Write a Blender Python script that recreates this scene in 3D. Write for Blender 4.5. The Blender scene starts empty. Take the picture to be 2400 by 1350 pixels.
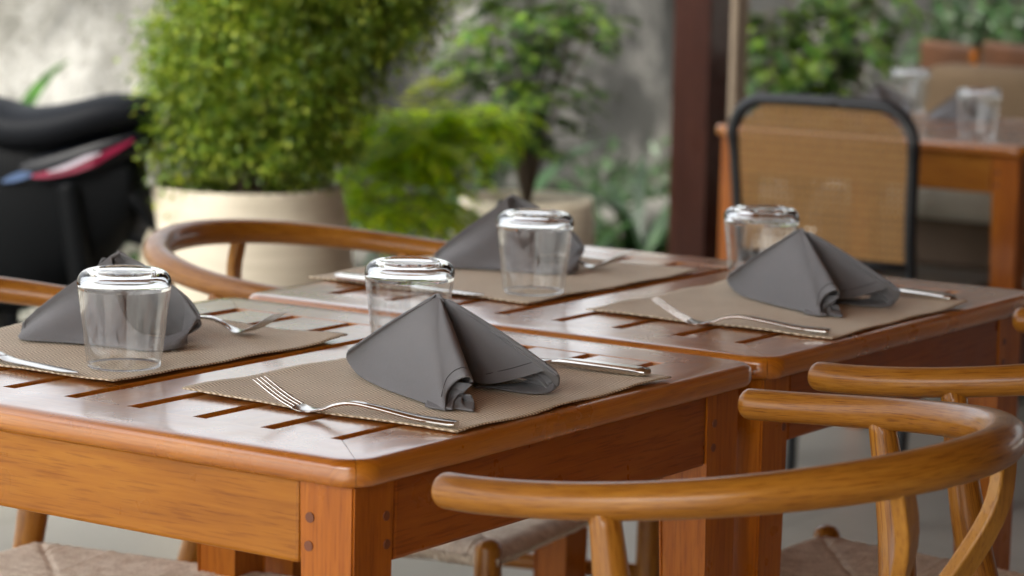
import bpy, bmesh, math, random
import numpy as np
from mathutils import Vector, Matrix
random.seed(7); rng = np.random.default_rng(7)
PI = math.pi; R = math.radians
sc = bpy.context.scene
COL = sc.collection

# ---------------------------------------------------------------- camera, world, sun, exposure
FPX = 6609.09; TT = 0.75                      # focal length in photo pixels; table height
CAM = np.array([-1.86865, -1.41609, 1.23040])
YAW, PIT, ROL = R(-55.94181), R(82.04978), R(1.23649)
def _m():
    cz, sz = math.cos(YAW), math.sin(YAW); cx, sx = math.cos(PIT), math.sin(PIT); cr, sr = math.cos(ROL), math.sin(ROL)
    return np.array([[cz,-sz,0],[sz,cz,0],[0,0,1]]) @ np.array([[1,0,0],[0,cx,-sx],[0,sx,cx]]) @ np.array([[cr,-sr,0],[sr,cr,0],[0,0,1]])
CM = _m()
cd = bpy.data.cameras.new('camera'); cam = bpy.data.objects.new('camera', cd); COL.objects.link(cam)
M4 = Matrix.Identity(4)
for i in range(3):
    for j in range(3): M4[i][j] = CM[i][j]
    M4[i][3] = CAM[i]
cam.matrix_world = M4
cd.lens = 36*FPX/2400; cd.sensor_width = 36; cd.clip_end = 400; cd.clip_start = .05
cd.dof.use_dof = True; cd.dof.focus_distance = 2.70; cd.dof.aperture_fstop = 6.2
sc.camera = cam
SUN_AZ = math.atan2(-.22, -.93); SUN_EL = R(50)       # direction towards the sun (math azimuth)
w = bpy.data.worlds.new('World'); sc.world = w; w.use_nodes = True
nt = w.node_tree; bg = nt.nodes['Background']
sky = nt.nodes.new('ShaderNodeTexSky'); sky.sky_type = 'NISHITA'; sky.sun_disc = False
sky.sun_elevation = SUN_EL; sky.sun_rotation = PI/2 - SUN_AZ; sky.dust_density = 6.0; sky.air_density = 1.2; sky.ozone_density = .6
hs = nt.nodes.new('ShaderNodeHueSaturation'); hs.inputs['Saturation'].default_value = .22; nt.links.new(sky.outputs[0], hs.inputs['Color']); nt.links.new(hs.outputs[0], bg.inputs[0]); bg.inputs[1].default_value = 0.15
sd = bpy.data.lights.new('sun', 'SUN'); sd.energy = 1.5; sd.angle = R(14); sd.color = (1, .95, .86)
so = bpy.data.objects.new('sun', sd); COL.objects.link(so)
d_ = Vector((math.cos(SUN_EL)*math.cos(SUN_AZ), math.cos(SUN_EL)*math.sin(SUN_AZ), math.sin(SUN_EL)))
so.rotation_euler = d_.to_track_quat('Z', 'Y').to_euler(); so.location = (-6, 0, 8)
sc.view_settings.view_transform = 'Standard'; sc.view_settings.look = 'None'
sc.view_settings.exposure = 1.66; sc.view_settings.gamma = 1
sc.render.engine = 'CYCLES'
sc.cycles.max_bounces = 14; sc.cycles.transmission_bounces = 12; sc.cycles.glossy_bounces = 6; sc.cycles.transparent_max_bounces = 16

# pixel of the photo -> ray, used only to measure where things stand
def ray(px, py): return CM @ np.array([(px-1200)/FPX, -(py-675)/FPX, -1.])
def PZ(px, py, z): d = ray(px, py); return CAM + d*((z-CAM[2])/d[2])
def PX(px, py, x): d = ray(px, py); return CAM + d*((x-CAM[0])/d[0])
def PY(px, py, y): d = ray(px, py); return CAM + d*((y-CAM[1])/d[1])
def PD(px, py, dist): return CAM + ray(px, py)*dist

# ---------------------------------------------------------------- helpers
def tag(o, label=None, cat=None, group=None, kind=None):
    if label: o['label'] = label
    if cat: o['category'] = cat
    if group: o['group'] = group
    if kind: o['kind'] = kind
    return o
def thing(name, loc=(0,0,0), rz=0, label=None, cat=None, group=None):
    o = bpy.data.objects.new(name, None); COL.objects.link(o); o.location = loc; o.rotation_euler = (0,0,rz)
    o.empty_display_size = .05
    return tag(o, label, cat, group)
def mk(name, verts, faces, mat, parent=None, smooth=False, uv=None):
    me = bpy.data.meshes.new(name); me.from_pydata([tuple(map(float, v)) for v in verts], [], [tuple(map(int,f)) for f in faces])
    if mat: me.materials.append(mat)
    if smooth: me.polygons.foreach_set('use_smooth', [True]*len(me.polygons))
    if uv is not None:
        l = me.uv_layers.new(name='UVMap'); vi = np.empty(len(me.loops), dtype=np.int32); me.loops.foreach_get('vertex_index', vi)
        l.data.foreach_set('uv', np.asarray(uv, dtype=np.float32)[vi].ravel())
    me.update()
    o = bpy.data.objects.new(name, me); COL.objects.link(o)
    if parent: o.parent = parent
    return o
def bm_obj(name, bm, mat, parent=None, smooth=False):
    bmesh.ops.recalc_face_normals(bm, faces=bm.faces)
    me = bpy.data.meshes.new(name); bm.to_mesh(me); bm.free()
    if mat: me.materials.append(mat)
    if smooth: me.polygons.foreach_set('use_smooth', [True]*len(me.polygons))
    o = bpy.data.objects.new(name, me); COL.objects.link(o)
    if parent: o.parent = parent
    return o
def add_box(bm, x0, x1, y0, y1, z0, z1, bev=0, seg=2):
    r = bmesh.ops.create_cube(bm, size=1)
    for v in r['verts']:
        v.co = Vector(((x0+x1)/2+v.co.x*(x1-x0), (y0+y1)/2+v.co.y*(y1-y0), (z0+z1)/2+v.co.z*(z1-z0)))
    if bev:
        es = list({e for v in r['verts'] for e in v.link_edges})
        bmesh.ops.bevel(bm, geom=es, offset=bev, segments=seg, affect='EDGES', profile=.5)
def box(name, dims, mat, parent=None, bev=0, seg=2, smooth=False):
    bm = bmesh.new(); add_box(bm, *dims, bev=bev, seg=seg); return bm_obj(name, bm, mat, parent, smooth)
def catmull(P, n):
    P = np.asarray(P, float); m = len(P)
    Q = np.vstack([2*P[0]-P[1], P, 2*P[-1]-P[-2]])
    t = np.linspace(0, m-1, n); i = np.minimum(t.astype(int), m-2); f = (t-i)[:,None]
    p0, p1, p2, p3 = Q[i], Q[i+1], Q[i+2], Q[i+3]
    return .5*((2*p1)+(-p0+p2)*f+(2*p0-5*p1+4*p2-p3)*f**2+(-p0+3*p1-3*p2+p3)*f**3)
def tube_data(path, ra, rb=None, seg=14, cap=True, up=(0,0,1), sq=2.0, power=None):
    """path n x 3; ra sideways radius, rb upward radius (arrays or numbers)"""
    P = np.asarray(path, float); n = len(P)
    ra = np.broadcast_to(np.asarray(ra, float), (n,)); rb = ra if rb is None else np.broadcast_to(np.asarray(rb, float), (n,))
    T = np.gradient(P, axis=0); T /= np.linalg.norm(T, axis=1)[:,None]
    rows = [(P[i], T[i], ra[i], rb[i]) for i in range(n)]
    if cap:
        e0, e1 = [], []
        for k in range(1, 6):
            a = k/5*PI/2; c, s = math.cos(a), math.sin(a); c = max(c, .02)
            m0 = min(ra[0], rb[0])*.75; m1 = min(ra[-1], rb[-1])*.75
            e0.append((P[0]-T[0]*m0*s, T[0], ra[0]*c, rb[0]*c)); e1.append((P[-1]+T[-1]*m1*s, T[-1], ra[-1]*c, rb[-1]*c))
        rows = e0[::-1]+rows+e1
    V, UV, F = [], [], []; L = 0; prev = None
    up = np.array(up, float)
    for (p, t, a, b) in rows:
        s = np.cross(t, up)
        if np.linalg.norm(s) < .05: s = np.cross(t, [0.3,1,0]) if prev is None else prev
        s /= np.linalg.norm(s)
        if prev is not None and np.dot(s, prev) < -.2: s = -s
        u = np.cross(s, t); prev0 = s; prev = s
        L += 0 if not V else np.linalg.norm(p-last)
        last = p
        for k in range(seg+1):
            an = 2*PI*k/seg; ca, sa = math.cos(an), math.sin(an)
            if sq != 2.0: ca = math.copysign(abs(ca)**(2/sq), ca); sa = math.copysign(abs(sa)**(2/sq), sa)
            V.append(p+s*a*ca+u*b*sa); UV.append((L, k/seg*2*PI*(a+b)/2 if False else k/seg*.1))
    nr = len(rows); w_ = seg+1
    for i in range(nr-1):
        for k in range(seg): F.append((i*w_+k, i*w_+k+1, (i+1)*w_+k+1, (i+1)*w_+k))
    F.append(tuple(range(seg-1, -1, -1))); F.append(tuple((nr-1)*w_+k for k in range(seg)))
    return V, F, UV
def tube(name, path, ra, rb=None, mat=None, parent=None, seg=14, cap=True, up=(0,0,1), sq=2.0):
    V, F, UV = tube_data(path, ra, rb, seg, cap, up, sq)
    return mk(name, V, F, mat, parent, True, UV)
def join_data(parts):
    V, F, U = [], [], []
    for v, f, u in parts:
        o = len(V); V += list(v); U += list(u); F += [tuple(i+o for i in q) for q in f]
    return V, F, U
def lathe(name, prof, mat, parent=None, seg=64, noise=0):
    V, F, U = [], [], []
    n = len(prof)
    for i, (r, z) in enumerate(prof):
        for k in range(seg):
            a = 2*PI*k/seg; rr = r*(1+noise*math.sin(3*a+z*20)*.5)
            V.append((rr*math.cos(a), rr*math.sin(a), z))
    for i in range(n-1):
        for k in range(seg): F.append((i*seg+k, i*seg+(k+1)%seg, (i+1)*seg+(k+1)%seg, (i+1)*seg+k))
    if prof[0][0] > 1e-6: pass
    return mk(name, V, F, mat, parent, True)
def copy_tree(o, parent=None):
    c = o.copy(); COL.objects.link(c); c.parent = parent
    for ch in list(o.children): copy_tree(ch, c)
    return c
def smooth_angle(o, ang=40):
    me = o.data; me.polygons.foreach_set('use_smooth', [True]*len(me.polygons))
    try: me.set_sharp_from_angle(angle=R(ang))
    except Exception: pass
    return o

# ---------------------------------------------------------------- materials
class N:
    def __init__(s, name):
        s.m = bpy.data.materials.new(name); s.m.use_nodes = True; s.t = s.m.node_tree; s.b = s.t.nodes['Principled BSDF']; s.out = s.t.nodes['Material Output']
    def n(s, typ, **k):
        o = s.t.nodes.new(typ)
        for a, v in k.items():
            if a.startswith('_'): setattr(o, a[1:], v)
            else: o.inputs[a.replace('0_',' ')].default_value = v
        return o
    def l(s, a, b): s.t.links.new(a, b)
    def coords(s, kind='Object', scale=(1,1,1), rot=(0,0,0), loc=(0,0,0), rnd=True):
        tc = s.n('ShaderNodeTexCoord'); mp = s.n('ShaderNodeMapping'); mp.inputs['Scale'].default_value = scale; mp.inputs['Rotation'].default_value = rot; mp.inputs['Location'].default_value = loc
        if rnd:
            oi = s.n('ShaderNodeObjectInfo'); ad = s.n('ShaderNodeVectorMath', _operation='MULTIPLY_ADD')
            ad.inputs[1].default_value = (1,1,1); s.l(tc.outputs[kind], ad.inputs[0])
            sc_ = s.n('ShaderNodeMath', _operation='MULTIPLY'); sc_.inputs[1].default_value = 3.7; s.l(oi.outputs['Random'], sc_.inputs[0])
            s.l(sc_.outputs[0], ad.inputs[2]); s.l(ad.outputs[0], mp.inputs['Vector'])
        else: s.l(tc.outputs[kind], mp.inputs['Vector'])
        return mp.outputs[0]
    def noise(s, vec, scale, detail=4, rough=.55, dist=0):
        o = s.n('ShaderNodeTexNoise'); o.inputs['Scale'].default_value = scale; o.inputs['Detail'].default_value = detail; o.inputs['Roughness'].default_value = rough; o.inputs['Distortion'].default_value = dist
        s.l(vec, o.inputs['Vector']); return o.outputs['Fac']
    def ramp(s, fac, stops):
        r = s.n('ShaderNodeValToRGB'); e = r.color_ramp.elements
        while len(e) < len(stops): e.new(.5)
        for q, (p, c) in zip(e, stops): q.position = p; q.color = (*c, 1) if len(c) == 3 else c
        s.l(fac, r.inputs[0]); return r.outputs[0]
    def mix(s, fac, a, b, mode='MIX'):
        m = s.n('ShaderNodeMix', _data_type='RGBA', _blend_type=mode)
        for v, i in ((fac, 0), (a, 6), (b, 7)):
            if hasattr(v, 'is_output'): s.l(v, m.inputs[i])
            elif i == 0: m.inputs[0].default_value = v
            else: m.inputs[i].default_value = (*v, 1)
        return m.outputs[2]
    def bump(s, h, strength=.3, dist=.001):
        b = s.n('ShaderNodeBump'); b.inputs['Strength'].default_value = strength; b.inputs['Distance'].default_value = dist
        s.l(h, b.inputs['Height']); s.l(b.outputs[0], s.b.inputs['Normal']); return b
    def math(s, op, a, b=None):
        m = s.n('ShaderNodeMath', _operation=op)
        for i, v in enumerate((a, b)):
            if v is None: continue
            if hasattr(v, 'is_output'): s.l(v, m.inputs[i])
            else: m.inputs[i].default_value = v
        return m.outputs[0]
    def set(s, **k):
        for a, v in k.items():
            i = s.b.inputs[a.replace('_', ' ')]
            if hasattr(v, 'is_output'): s.l(v, i)
            else: i.default_value = (*v, 1) if isinstance(v, tuple) and len(v) == 3 else v
        return s.m

def wood(name, c0, c1, c2, axis=0, kind='Object', rough=.34, coat=.5, k=1.0, coatr=.16, pores=.5, bmp=.12, spec=.25, cior=1.5):
    s = N(name); sc3 = [60, 60, 60]; sc3[axis] = 3.0
    if kind == 'UV': sc3 = [5, 160, 60]
    v = s.coords(kind, tuple(x*k for x in sc3))
    sl = [9, 9, 9]; sl[axis] = 1.3
    if kind == 'UV': sl = [3, 22, 1]
    v2 = s.coords(kind, tuple(x*k for x in sl))
    fine = s.noise(v, 2.2, 6, .65, .4); big = s.noise(v2, 1.0, 3, .55, 1.2)
    f = s.math('ADD', s.math('MULTIPLY', fine, .45), s.math('MULTIPLY', big, .6))
    col = s.ramp(f, [(.30, c0), (.52, c1), (.74, c2)])
    # darker pores and knots
    kn = s.ramp(s.noise(s.coords(kind, tuple(x*.5 for x in sl)), 3.0, 2, .5, 0), [(.73, (1,1,1)), (.80, (.35,.25,.2))])
    col = s.mix(.7, col, kn, 'MULTIPLY')
    po = s.ramp(s.noise(v, 6, 3, .6), [(.36, (.50,.38,.30)), (.47, (1,1,1))])
    col = s.mix(pores, col, po, 'MULTIPLY')
    rr = s.ramp(s.noise(s.coords(kind, (6,6,6)), 3, 4), [(.3, (rough*.75,)*3), (.7, (rough*1.35,)*3)])
    s.bump(fine, bmp, .0006)
    s.b.inputs['Specular IOR Level'].default_value = spec; s.b.inputs['Coat IOR'].default_value = cior
    return s.set(Base_Color=col, Roughness=rr, Coat_Weight=coat, Coat_Roughness=coatr)
TC = ((.20,.040,.006), (.33,.082,.011), (.45,.135,.020))
wood_x_shaded = wood('varnished_wood_x_shaded', (.17,.036,.003), (.29,.072,.006), (.38,.115,.012), axis=0, coat=.22, coatr=.12); wood_y = wood('varnished_wood_y', (.21,.062,.004), (.36,.126,.009), (.47,.19,.018), axis=1, coat=.12); wood_z = wood('varnished_wood_z', (.24,.055,.004), (.40,.115,.008), (.52,.18,.018), axis=2, coat=.15, coatr=.12)  # x boards darker and redder: shade of the side aprons is in the colour
top_uv = wood('tabletop_wood', (.30,.078,.004), (.46,.150,.009), (.58,.22,.020), kind='UV', rough=.30, coat=1.0, coatr=.15, spec=.5, cior=1.7, pores=.4, bmp=.06)
CC = ((.20,.070,.007), (.34,.135,.014), (.46,.21,.028))
ash_uv = wood('ash_wood_tube', *CC, kind='UV', rough=.38, coat=.45, coatr=.14, pores=1.0)
ash_z = wood('ash_wood_flat', (.28,.11,.014), (.42,.19,.026), (.52,.27,.045), axis=2, rough=.4, coat=.3)
def plain(name, c, rough=.5, metal=0, coat=0, var=.15, sc_=8, bump=0, bs=40, spec=.5):
    s = N(name); v = s.coords('Object')
    col = s.ramp(s.noise(v, sc_, 4), [(.3, tuple(x*(1-var) for x in c)), (.7, tuple(min(1, x*(1+var)) for x in c))])
    if bump: s.bump(s.noise(v, bs, 5), bump, .003)
    s.b.inputs['Specular IOR Level'].default_value = spec
    return s.set(Base_Color=col, Roughness=rough, Metallic=metal, Coat_Weight=coat)
peg_m = plain('dark_peg', (.16,.045,.015), .5)
black_frame = plain('black_lacquer', (.006,.008,.011), .38, coat=.1)
steel = N('brushed_steel'); steel.bump(steel.noise(steel.coords('Object', (300,300,300)), 1, 2), .03, .0002); steel = steel.set(Base_Color=(.62,.60,.57), Metallic=1.0, Roughness=.17)
def glass_mat():
    s = N('clear_glass')
    v = s.coords('Object', (1,1,.25)); s.bump(s.noise(v, 45, 2), .06, .0012)
    return s.set(Base_Color=(.985,.99,.985), Transmission_Weight=1.0, IOR=1.46, Roughness=.0)
glass = glass_mat()
def cloth_mat():
    s = N('grey_linen'); v = s.coords('UV', (1,1,1), rnd=False)
    wv = s.n('ShaderNodeTexWave', _wave_type='BANDS', _bands_direction='DIAGONAL'); wv.inputs['Scale'].default_value = 520; wv.inputs['Distortion'].default_value = .4; s.l(v, wv.inputs['Vector'])
    n1 = s.noise(v, 900, 3); col = s.ramp(s.math('ADD', s.math('MULTIPLY', wv.outputs['Fac'], .5), s.math('MULTIPLY', n1, .5)), [(.25, (.150,.152,.162)), (.75, (.255,.258,.272))])
    big = s.ramp(s.noise(v, 14, 3), [(.3, (.88,.88,.88)), (.7, (1,1,1))]); col = s.mix(1, col, big, 'MULTIPLY')
    s.bump(s.math('ADD', wv.outputs['Fac'], s.math('MULTIPLY', s.noise(v, 34, 4), 3.0)), .45, .0009)
    return s.set(Base_Color=col, Roughness=.85, Sheen_Weight=.2, Sheen_Roughness=.5)
def thin_glass():
    s = N('clear_thin_glass'); fr = s.n('ShaderNodeLayerWeight'); fr.inputs['Blend'].default_value = .5
    v = s.coords('Object', (1,1,.12)); st_ = s.noise(v, 130, 3, .6); b = s.n('ShaderNodeBump'); b.inputs['Strength'].default_value = .10; b.inputs['Distance'].default_value = .001; s.l(st_, b.inputs['Height'])
    gl = s.n('ShaderNodeBsdfGlossy'); gl.inputs['Roughness'].default_value = .02; s.l(b.outputs[0], gl.inputs['Normal']); tr = s.n('ShaderNodeBsdfTransparent'); tr.inputs[0].default_value = (.985,.99,.988,1)
    mx = s.n('ShaderNodeMixShader'); s.l(s.math('ADD', s.math('MULTIPLY', s.math('POWER', fr.outputs['Facing'], 3.2), .92), .04), mx.inputs[0]); s.l(tr.outputs[0], mx.inputs[1]); s.l(gl.outputs[0], mx.inputs[2])
    # faint wiped-water film in vertical streaks
    df = s.n('ShaderNodeBsdfDiffuse'); df.inputs[0].default_value = (.8,.82,.84,1); m2 = s.n('ShaderNodeMixShader'); fm = s.ramp(st_, [(.45, (0,0,0)), (.72, (.13,.13,.13))]); s.l(fm, m2.inputs[0]); s.l(mx.outputs[0], m2.inputs[1]); s.l(df.outputs[0], m2.inputs[2])
    s.l(m2.outputs[0], s.out.inputs[0]); return s.m
glass_thin = thin_glass()
cloth = cloth_mat()
stitch = plain('dark_stitch', (.035,.03,.03), .9)
def mat_mat():
    s = N('herringbone_weave'); tc = s.n('ShaderNodeTexCoord'); sp = s.n('ShaderNodeSeparateXYZ'); s.l(tc.outputs['Object'], sp.inputs[0])
    zx = s.math('PINGPONG', sp.outputs[1], .0130)
    wob = s.math('MULTIPLY', s.noise(tc.outputs['Object'], 60, 2), .0012)
    f = s.math('ADD', s.math('ADD', sp.outputs[0], s.math('MULTIPLY', zx, .60)), wob)
    st = s.math('PINGPONG', f, .0025); st = s.math('DIVIDE', st, .0025)
    nz = s.noise(s.coords('Object', (1,1,1)), 420, 3)
    g = s.math('ADD', s.math('MULTIPLY', st, .68), s.math('MULTIPLY', nz, .32))
    col = s.ramp(g, [(.24, (.36,.27,.165)), (.48, (.64,.51,.345)), (.72, (.96,.85,.66))])
    big = s.ramp(s.noise(tc.outputs['Object'], 9, 3), [(.3, (.86,.84,.8)), (.7, (1,1,1))]); col = s.mix(1, col, big, 'MULTIPLY')
    s.bump(g, .5, .0008)
    return s.set(Base_Color=col, Roughness=.75, Sheen_Weight=.1)
weave = mat_mat()
def cord_mat(name, a, b, sx):
    s = N(name); n2 = s.noise(s.coords('Object', (420,420,420)), 1, 4, .7); n3 = s.noise(s.coords('Object', (60,60,60)), 1, 3); g = s.math('ADD', s.math('MULTIPLY', n2, .6), s.math('MULTIPLY', n3, .4)); s.bump(g, .6, .002); return s.set(Base_Color=s.ramp(g, [(.38, a), (.62, b)]), Roughness=.85)
    v = s.coords('Object', (1,1,1), rnd=False)
    wv = s.n('ShaderNodeTexWave', _wave_type='BANDS', _bands_direction='X' if sx else 'Y'); wv.inputs['Scale'].default_value = 62; wv.inputs['Distortion'].default_value = 1.2; wv.inputs['Detail Scale'].default_value = 3; s.l(v, wv.inputs['Vector'])
    n1 = s.noise(s.coords('Object', (160, 160, 160)), 1.2, 3)
    g = s.math('ADD', s.math('MULTIPLY', wv.outputs['Fac'], .6), s.math('MULTIPLY', n1, .5))
    s.bump(g, 1.0, .008)
    return s.set(Base_Color=s.ramp(g, [(.2, a), (.75, b)]), Roughness=.85)
cord_a = cord_mat('paper_cord_front', (.58,.47,.35), (.98,.89,.75), True)
cord_b = cord_mat('paper_cord_side', (.58,.47,.35), (.98,.89,.75), False)
def cane_mat():
    s = N('woven_cane'); tc = s.n('ShaderNodeTexCoord'); sp = s.n('ShaderNodeSeparateXYZ'); s.l(tc.outputs['Object'], sp.inputs[0])
    a = s.math('DIVIDE', s.math('PINGPONG', sp.outputs[1], .0065), .0065); b = s.math('DIVIDE', s.math('PINGPONG', sp.outputs[2], .0065), .0065)
    hole = s.math('GREATER_THAN', s.math('MULTIPLY', a, b), .55)
    col = s.ramp(s.noise(s.coords('Object', (8,8,8)), 20, 4), [(.3, (.22,.105,.022)), (.7, (.36,.19,.045))])
    bd = s.ramp(s.math('DIVIDE', s.math('PINGPONG', sp.outputs[2], .0085), .0085), [(.0, (.60,.54,.45)), (.7, (1.0,1,1))]); col = s.mix(1, col, bd, 'MULTIPLY')
    s.set(Base_Color=col, Roughness=.5)
    tr = s.n('ShaderNodeBsdfTransparent'); mx = s.n('ShaderNodeMixShader'); s.l(hole, mx.inputs[0]); s.l(s.b.outputs[0], mx.inputs[1]); s.l(tr.outputs[0], mx.inputs[2]); s.l(mx.outputs[0], s.out.inputs[0])
    return s.m
cane = cane_mat()
def leaf_mat(name, a, b, c, trans=.35, lo=.44):
    s = N(name); oi = s.n('ShaderNodeNewGeometry')
    col = s.ramp(oi.outputs['Random Per Island'], [(.0, a), (.5, b), (1., c)])
    tc = s.n('ShaderNodeTexCoord'); cl = s.ramp(s.noise(tc.outputs['Object'], 7, 3), [(.36, (lo,lo*1.05,lo)), (.62, (1,1,1))]); col = s.mix(1, col, cl, 'MULTIPLY')
    s.set(Base_Color=col, Roughness=.5)
    tl = s.n('ShaderNodeBsdfTranslucent'); s.l(s.mix(1, col, (1.3,1.25,.45), 'MULTIPLY'), tl.inputs[0])
    mx = s.n('ShaderNodeMixShader'); mx.inputs[0].default_value = trans; s.l(s.b.outputs[0], mx.inputs[1]); s.l(tl.outputs[0], mx.inputs[2]); s.l(mx.outputs[0], s.out.inputs[0])
    return s.m
leaf_bush = leaf_mat('fine_leaf', (.05,.12,.006), (.18,.31,.014), (.50,.56,.06))
leaf_fern = leaf_mat('bright_frond', (.16,.32,.005), (.34,.54,.008), (.58,.66,.012), .5, .8)
leaf_tree = leaf_mat('pinnate_leaf', (.015,.055,.003), (.045,.13,.004), (.17,.27,.010), .25)
leaf_dark = leaf_mat('dark_leaf', (.008,.028,.006), (.018,.055,.010), (.035,.085,.014), .15)
leaf_yel = leaf_mat('yellow_leaf', (.16,.24,.008), (.26,.32,.010), (.38,.38,.015), .4)
bark = plain('grey_bark', (.09,.065,.045), .8)
soil = plain('dark_soil', (.035,.026,.02), .95, bump=.6)
def wall_mat():
    s = N('stained_shaded_wall'); v = s.coords('Object', rnd=False)
    big = s.noise(v, .85, 5, .62, .3); mid = s.noise(v, 4.2, 5, .65, .2); fine = s.noise(v, 38, 4, .7)
    vs = s.noise(s.coords('Object', (2.2,2.2,.5), rnd=False), 1.6, 4, .6)
    f = s.math('ADD', s.math('ADD', s.math('MULTIPLY', big, .64), s.math('MULTIPLY', mid, .36)), s.math('MULTIPLY', vs, .12))
    sx = s.n('ShaderNodeSeparateXYZ'); s.l(v, sx.inputs[0]); f = s.math('SUBTRACT', f, s.math('MULTIPLY', s.math('SUBTRACT', sx.outputs[0], 4.6), .042))  # darker towards the right: shade of foliage and roof put into the colour
    col = s.ramp(f, [(.38, (.06,.06,.055)), (.45, (.20,.195,.18)), (.53, (.50,.49,.44)), (.61, (.82,.81,.76))])
    sp = s.ramp(fine, [(.30, (.35,.33,.30)), (.50, (1,1,1))]); col = s.mix(.75, col, sp, 'MULTIPLY')
    s.bump(s.math('ADD', mid, fine), .8, .03)
    return s.set(Base_Color=col, Roughness=.9)
wall_m = wall_mat()
def floor_mat():
    s = N('pale_floor_tiles'); v = s.coords('Object', rnd=False)
    br = s.n('ShaderNodeTexBrick', _offset=0.0); br.inputs['Scale'].default_value = 1; br.inputs['Brick Width'].default_value = .6; br.inputs['Row Height'].default_value = .6; br.inputs['Mortar Size'].default_value = .004
    br.inputs['Color1'].default_value = (.33,.32,.285,1); br.inputs['Color2'].default_value = (.31,.30,.265,1); br.inputs['Mortar'].default_value = (.2,.19,.165,1); s.l(v, br.inputs['Vector'])
    cl = s.ramp(s.noise(v, 2.5, 4), [(.3, (.86,.85,.83)), (.7, (1,1,1))]); col = s.mix(1, br.outputs[0], cl, 'MULTIPLY')
    return s.set(Base_Color=col, Roughness=.38)
floor_m = floor_mat()
ground_m = plain('pale_gravel', (.48,.46,.40), .95, var=.35, sc_=30, bump=.6, bs=60)
cream = N('cream_planter'); cv = cream.coords('Object', (1,1,14)); cream.bump(cream.noise(cv, 5, 4), .15, .003)
cream = cream.set(Base_Color=cream.ramp(cream.noise(cream.coords('Object', (2,2,22)), 3, 4), [(.3, (.52,.46,.345)), (.7, (.66,.595,.47))]), Roughness=.6)
white_stone = plain('white_stone', (.62,.58,.50), .85, var=.3, sc_=9, bump=.8, bs=25)
grey_stone = plain('grey_stone', (.075,.072,.06), .9, var=.5, sc_=8, bump=.8, bs=20)
post_m = wood('red_brown_post', (.035,.010,.006), (.06,.018,.011), (.085,.028,.016), axis=2, rough=.5, coat=.1)
ceil_m = wood('warm_bounce_timber', (.12,.045,.012), (.22,.085,.025), (.30,.12,.035), axis=0, rough=.6, coat=0)  # unseen timber coloured warm so its bounce warms the table sides
tan_m = plain('tan_column', (.17,.13,.09), .8)
beige_fabric = plain('beige_upholstery', (.20,.135,.075), .9, bump=.3, bs=300)
taupe = plain('taupe_cushion', (.12,.085,.06), .9, bump=.3, bs=200)
pale_cush = plain('pale_cushion', (.36,.34,.28), .9, bump=.3, bs=200)
black_plastic = plain('black_plastic', (.002,.0025,.003), .6, spec=.08)
black_seat = plain('black_vinyl', (.004,.005,.007), .6, spec=.12, bump=.2, bs=200)
black_paint = plain('black_gloss_paint', (.002,.003,.005), .35, spec=.15)
rubber = plain('rubber', (.012,.012,.012), .8)
red_lens = plain('red_lens', (.17,.010,.035), .2); white_dec = plain('white_decal', (.45,.40,.46), .4); blue_dec = plain('blue_decal', (.03,.06,.13), .4)

# ---------------------------------------------------------------- setting
g = mk('ground', [(-60,-60,-.006),(90,-60,-.006),(90,90,-.006),(-60,90,-.006)], [(0,1,2,3)], ground_m); tag(g, kind='structure')
f = mk('floor', [(-3.5,-3.6,0),(12,-3.6,0),(12,3.4,0),(-3.5,3.4,0)], [(0,1,2,3)], floor_m); tag(f, kind='structure')
# rough boundary wall parallel to the tables, its right end raised unseen to darken tabletop reflections
def rough_wall(name, x0, x1, y, h0, thick, label):
    nx, nz = int((x1-x0)/.12), int(h0/.12); V = []; F = []
    for j in range(nz+1):
        for i in range(nx+1):
            V.append((x0+(x1-x0)*i/nx, y+(rng.random()-.5)*.05, h0*j/nz))
    for j in range(nz+1):
        for i in range(nx+1): V.append((x0+(x1-x0)*i/nx, y+thick, h0*j/nz))
    w_ = nx+1; o = (nz+1)*w_
    for j in range(nz):
        for i in range(nx):
            a = j*w_+i; F.append((a, a+1, a+w_+1, a+w_)); F.append((o+a+1, o+a, o+a+w_, o+a+w_+1))
    for i in range(nx): a = nz*w_+i; F.append((a, a+1, o+a+1, o+a)); F.append((i+1, i, o+i, o+i+1))
    for j in range(nz): a = j*w_; F.append((a, a+w_, o+a+w_, o+a)); b = a+nx; F.append((b+w_, b, o+b, o+b+w_))
    o_ = mk(name, V, F, wall_m, None, True); return tag(o_, label, 'wall')
rough_wall('garden_wall', -1.0, 8.2, 4.6, 1.25, .25, 'long rough grey and white stained garden wall behind the planters')
rough_wall('raised_dark_wall', 8.21, 22, 4.6, 4.6, .3, 'stained wall at the right behind the far table, raised unseen to darken the table reflections')  # upper part is out of view, added for dark reflections in the tabletops
rf = box('roof', (-3.6, 12, -3.6, 2.08, 2.72, 2.84), ceil_m); tag(rf, 'dark timber roof covering the dining patio', 'roof')
bw = box('unseen_shade_wall', (-5.5, 12, -3.75, -3.6, 0, 2.9), ceil_m); tag(bw, 'unseen wooden wall added to keep the right side of the patio dark', 'wall')  # unseen wall added to keep daylight off the right-hand table faces
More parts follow.
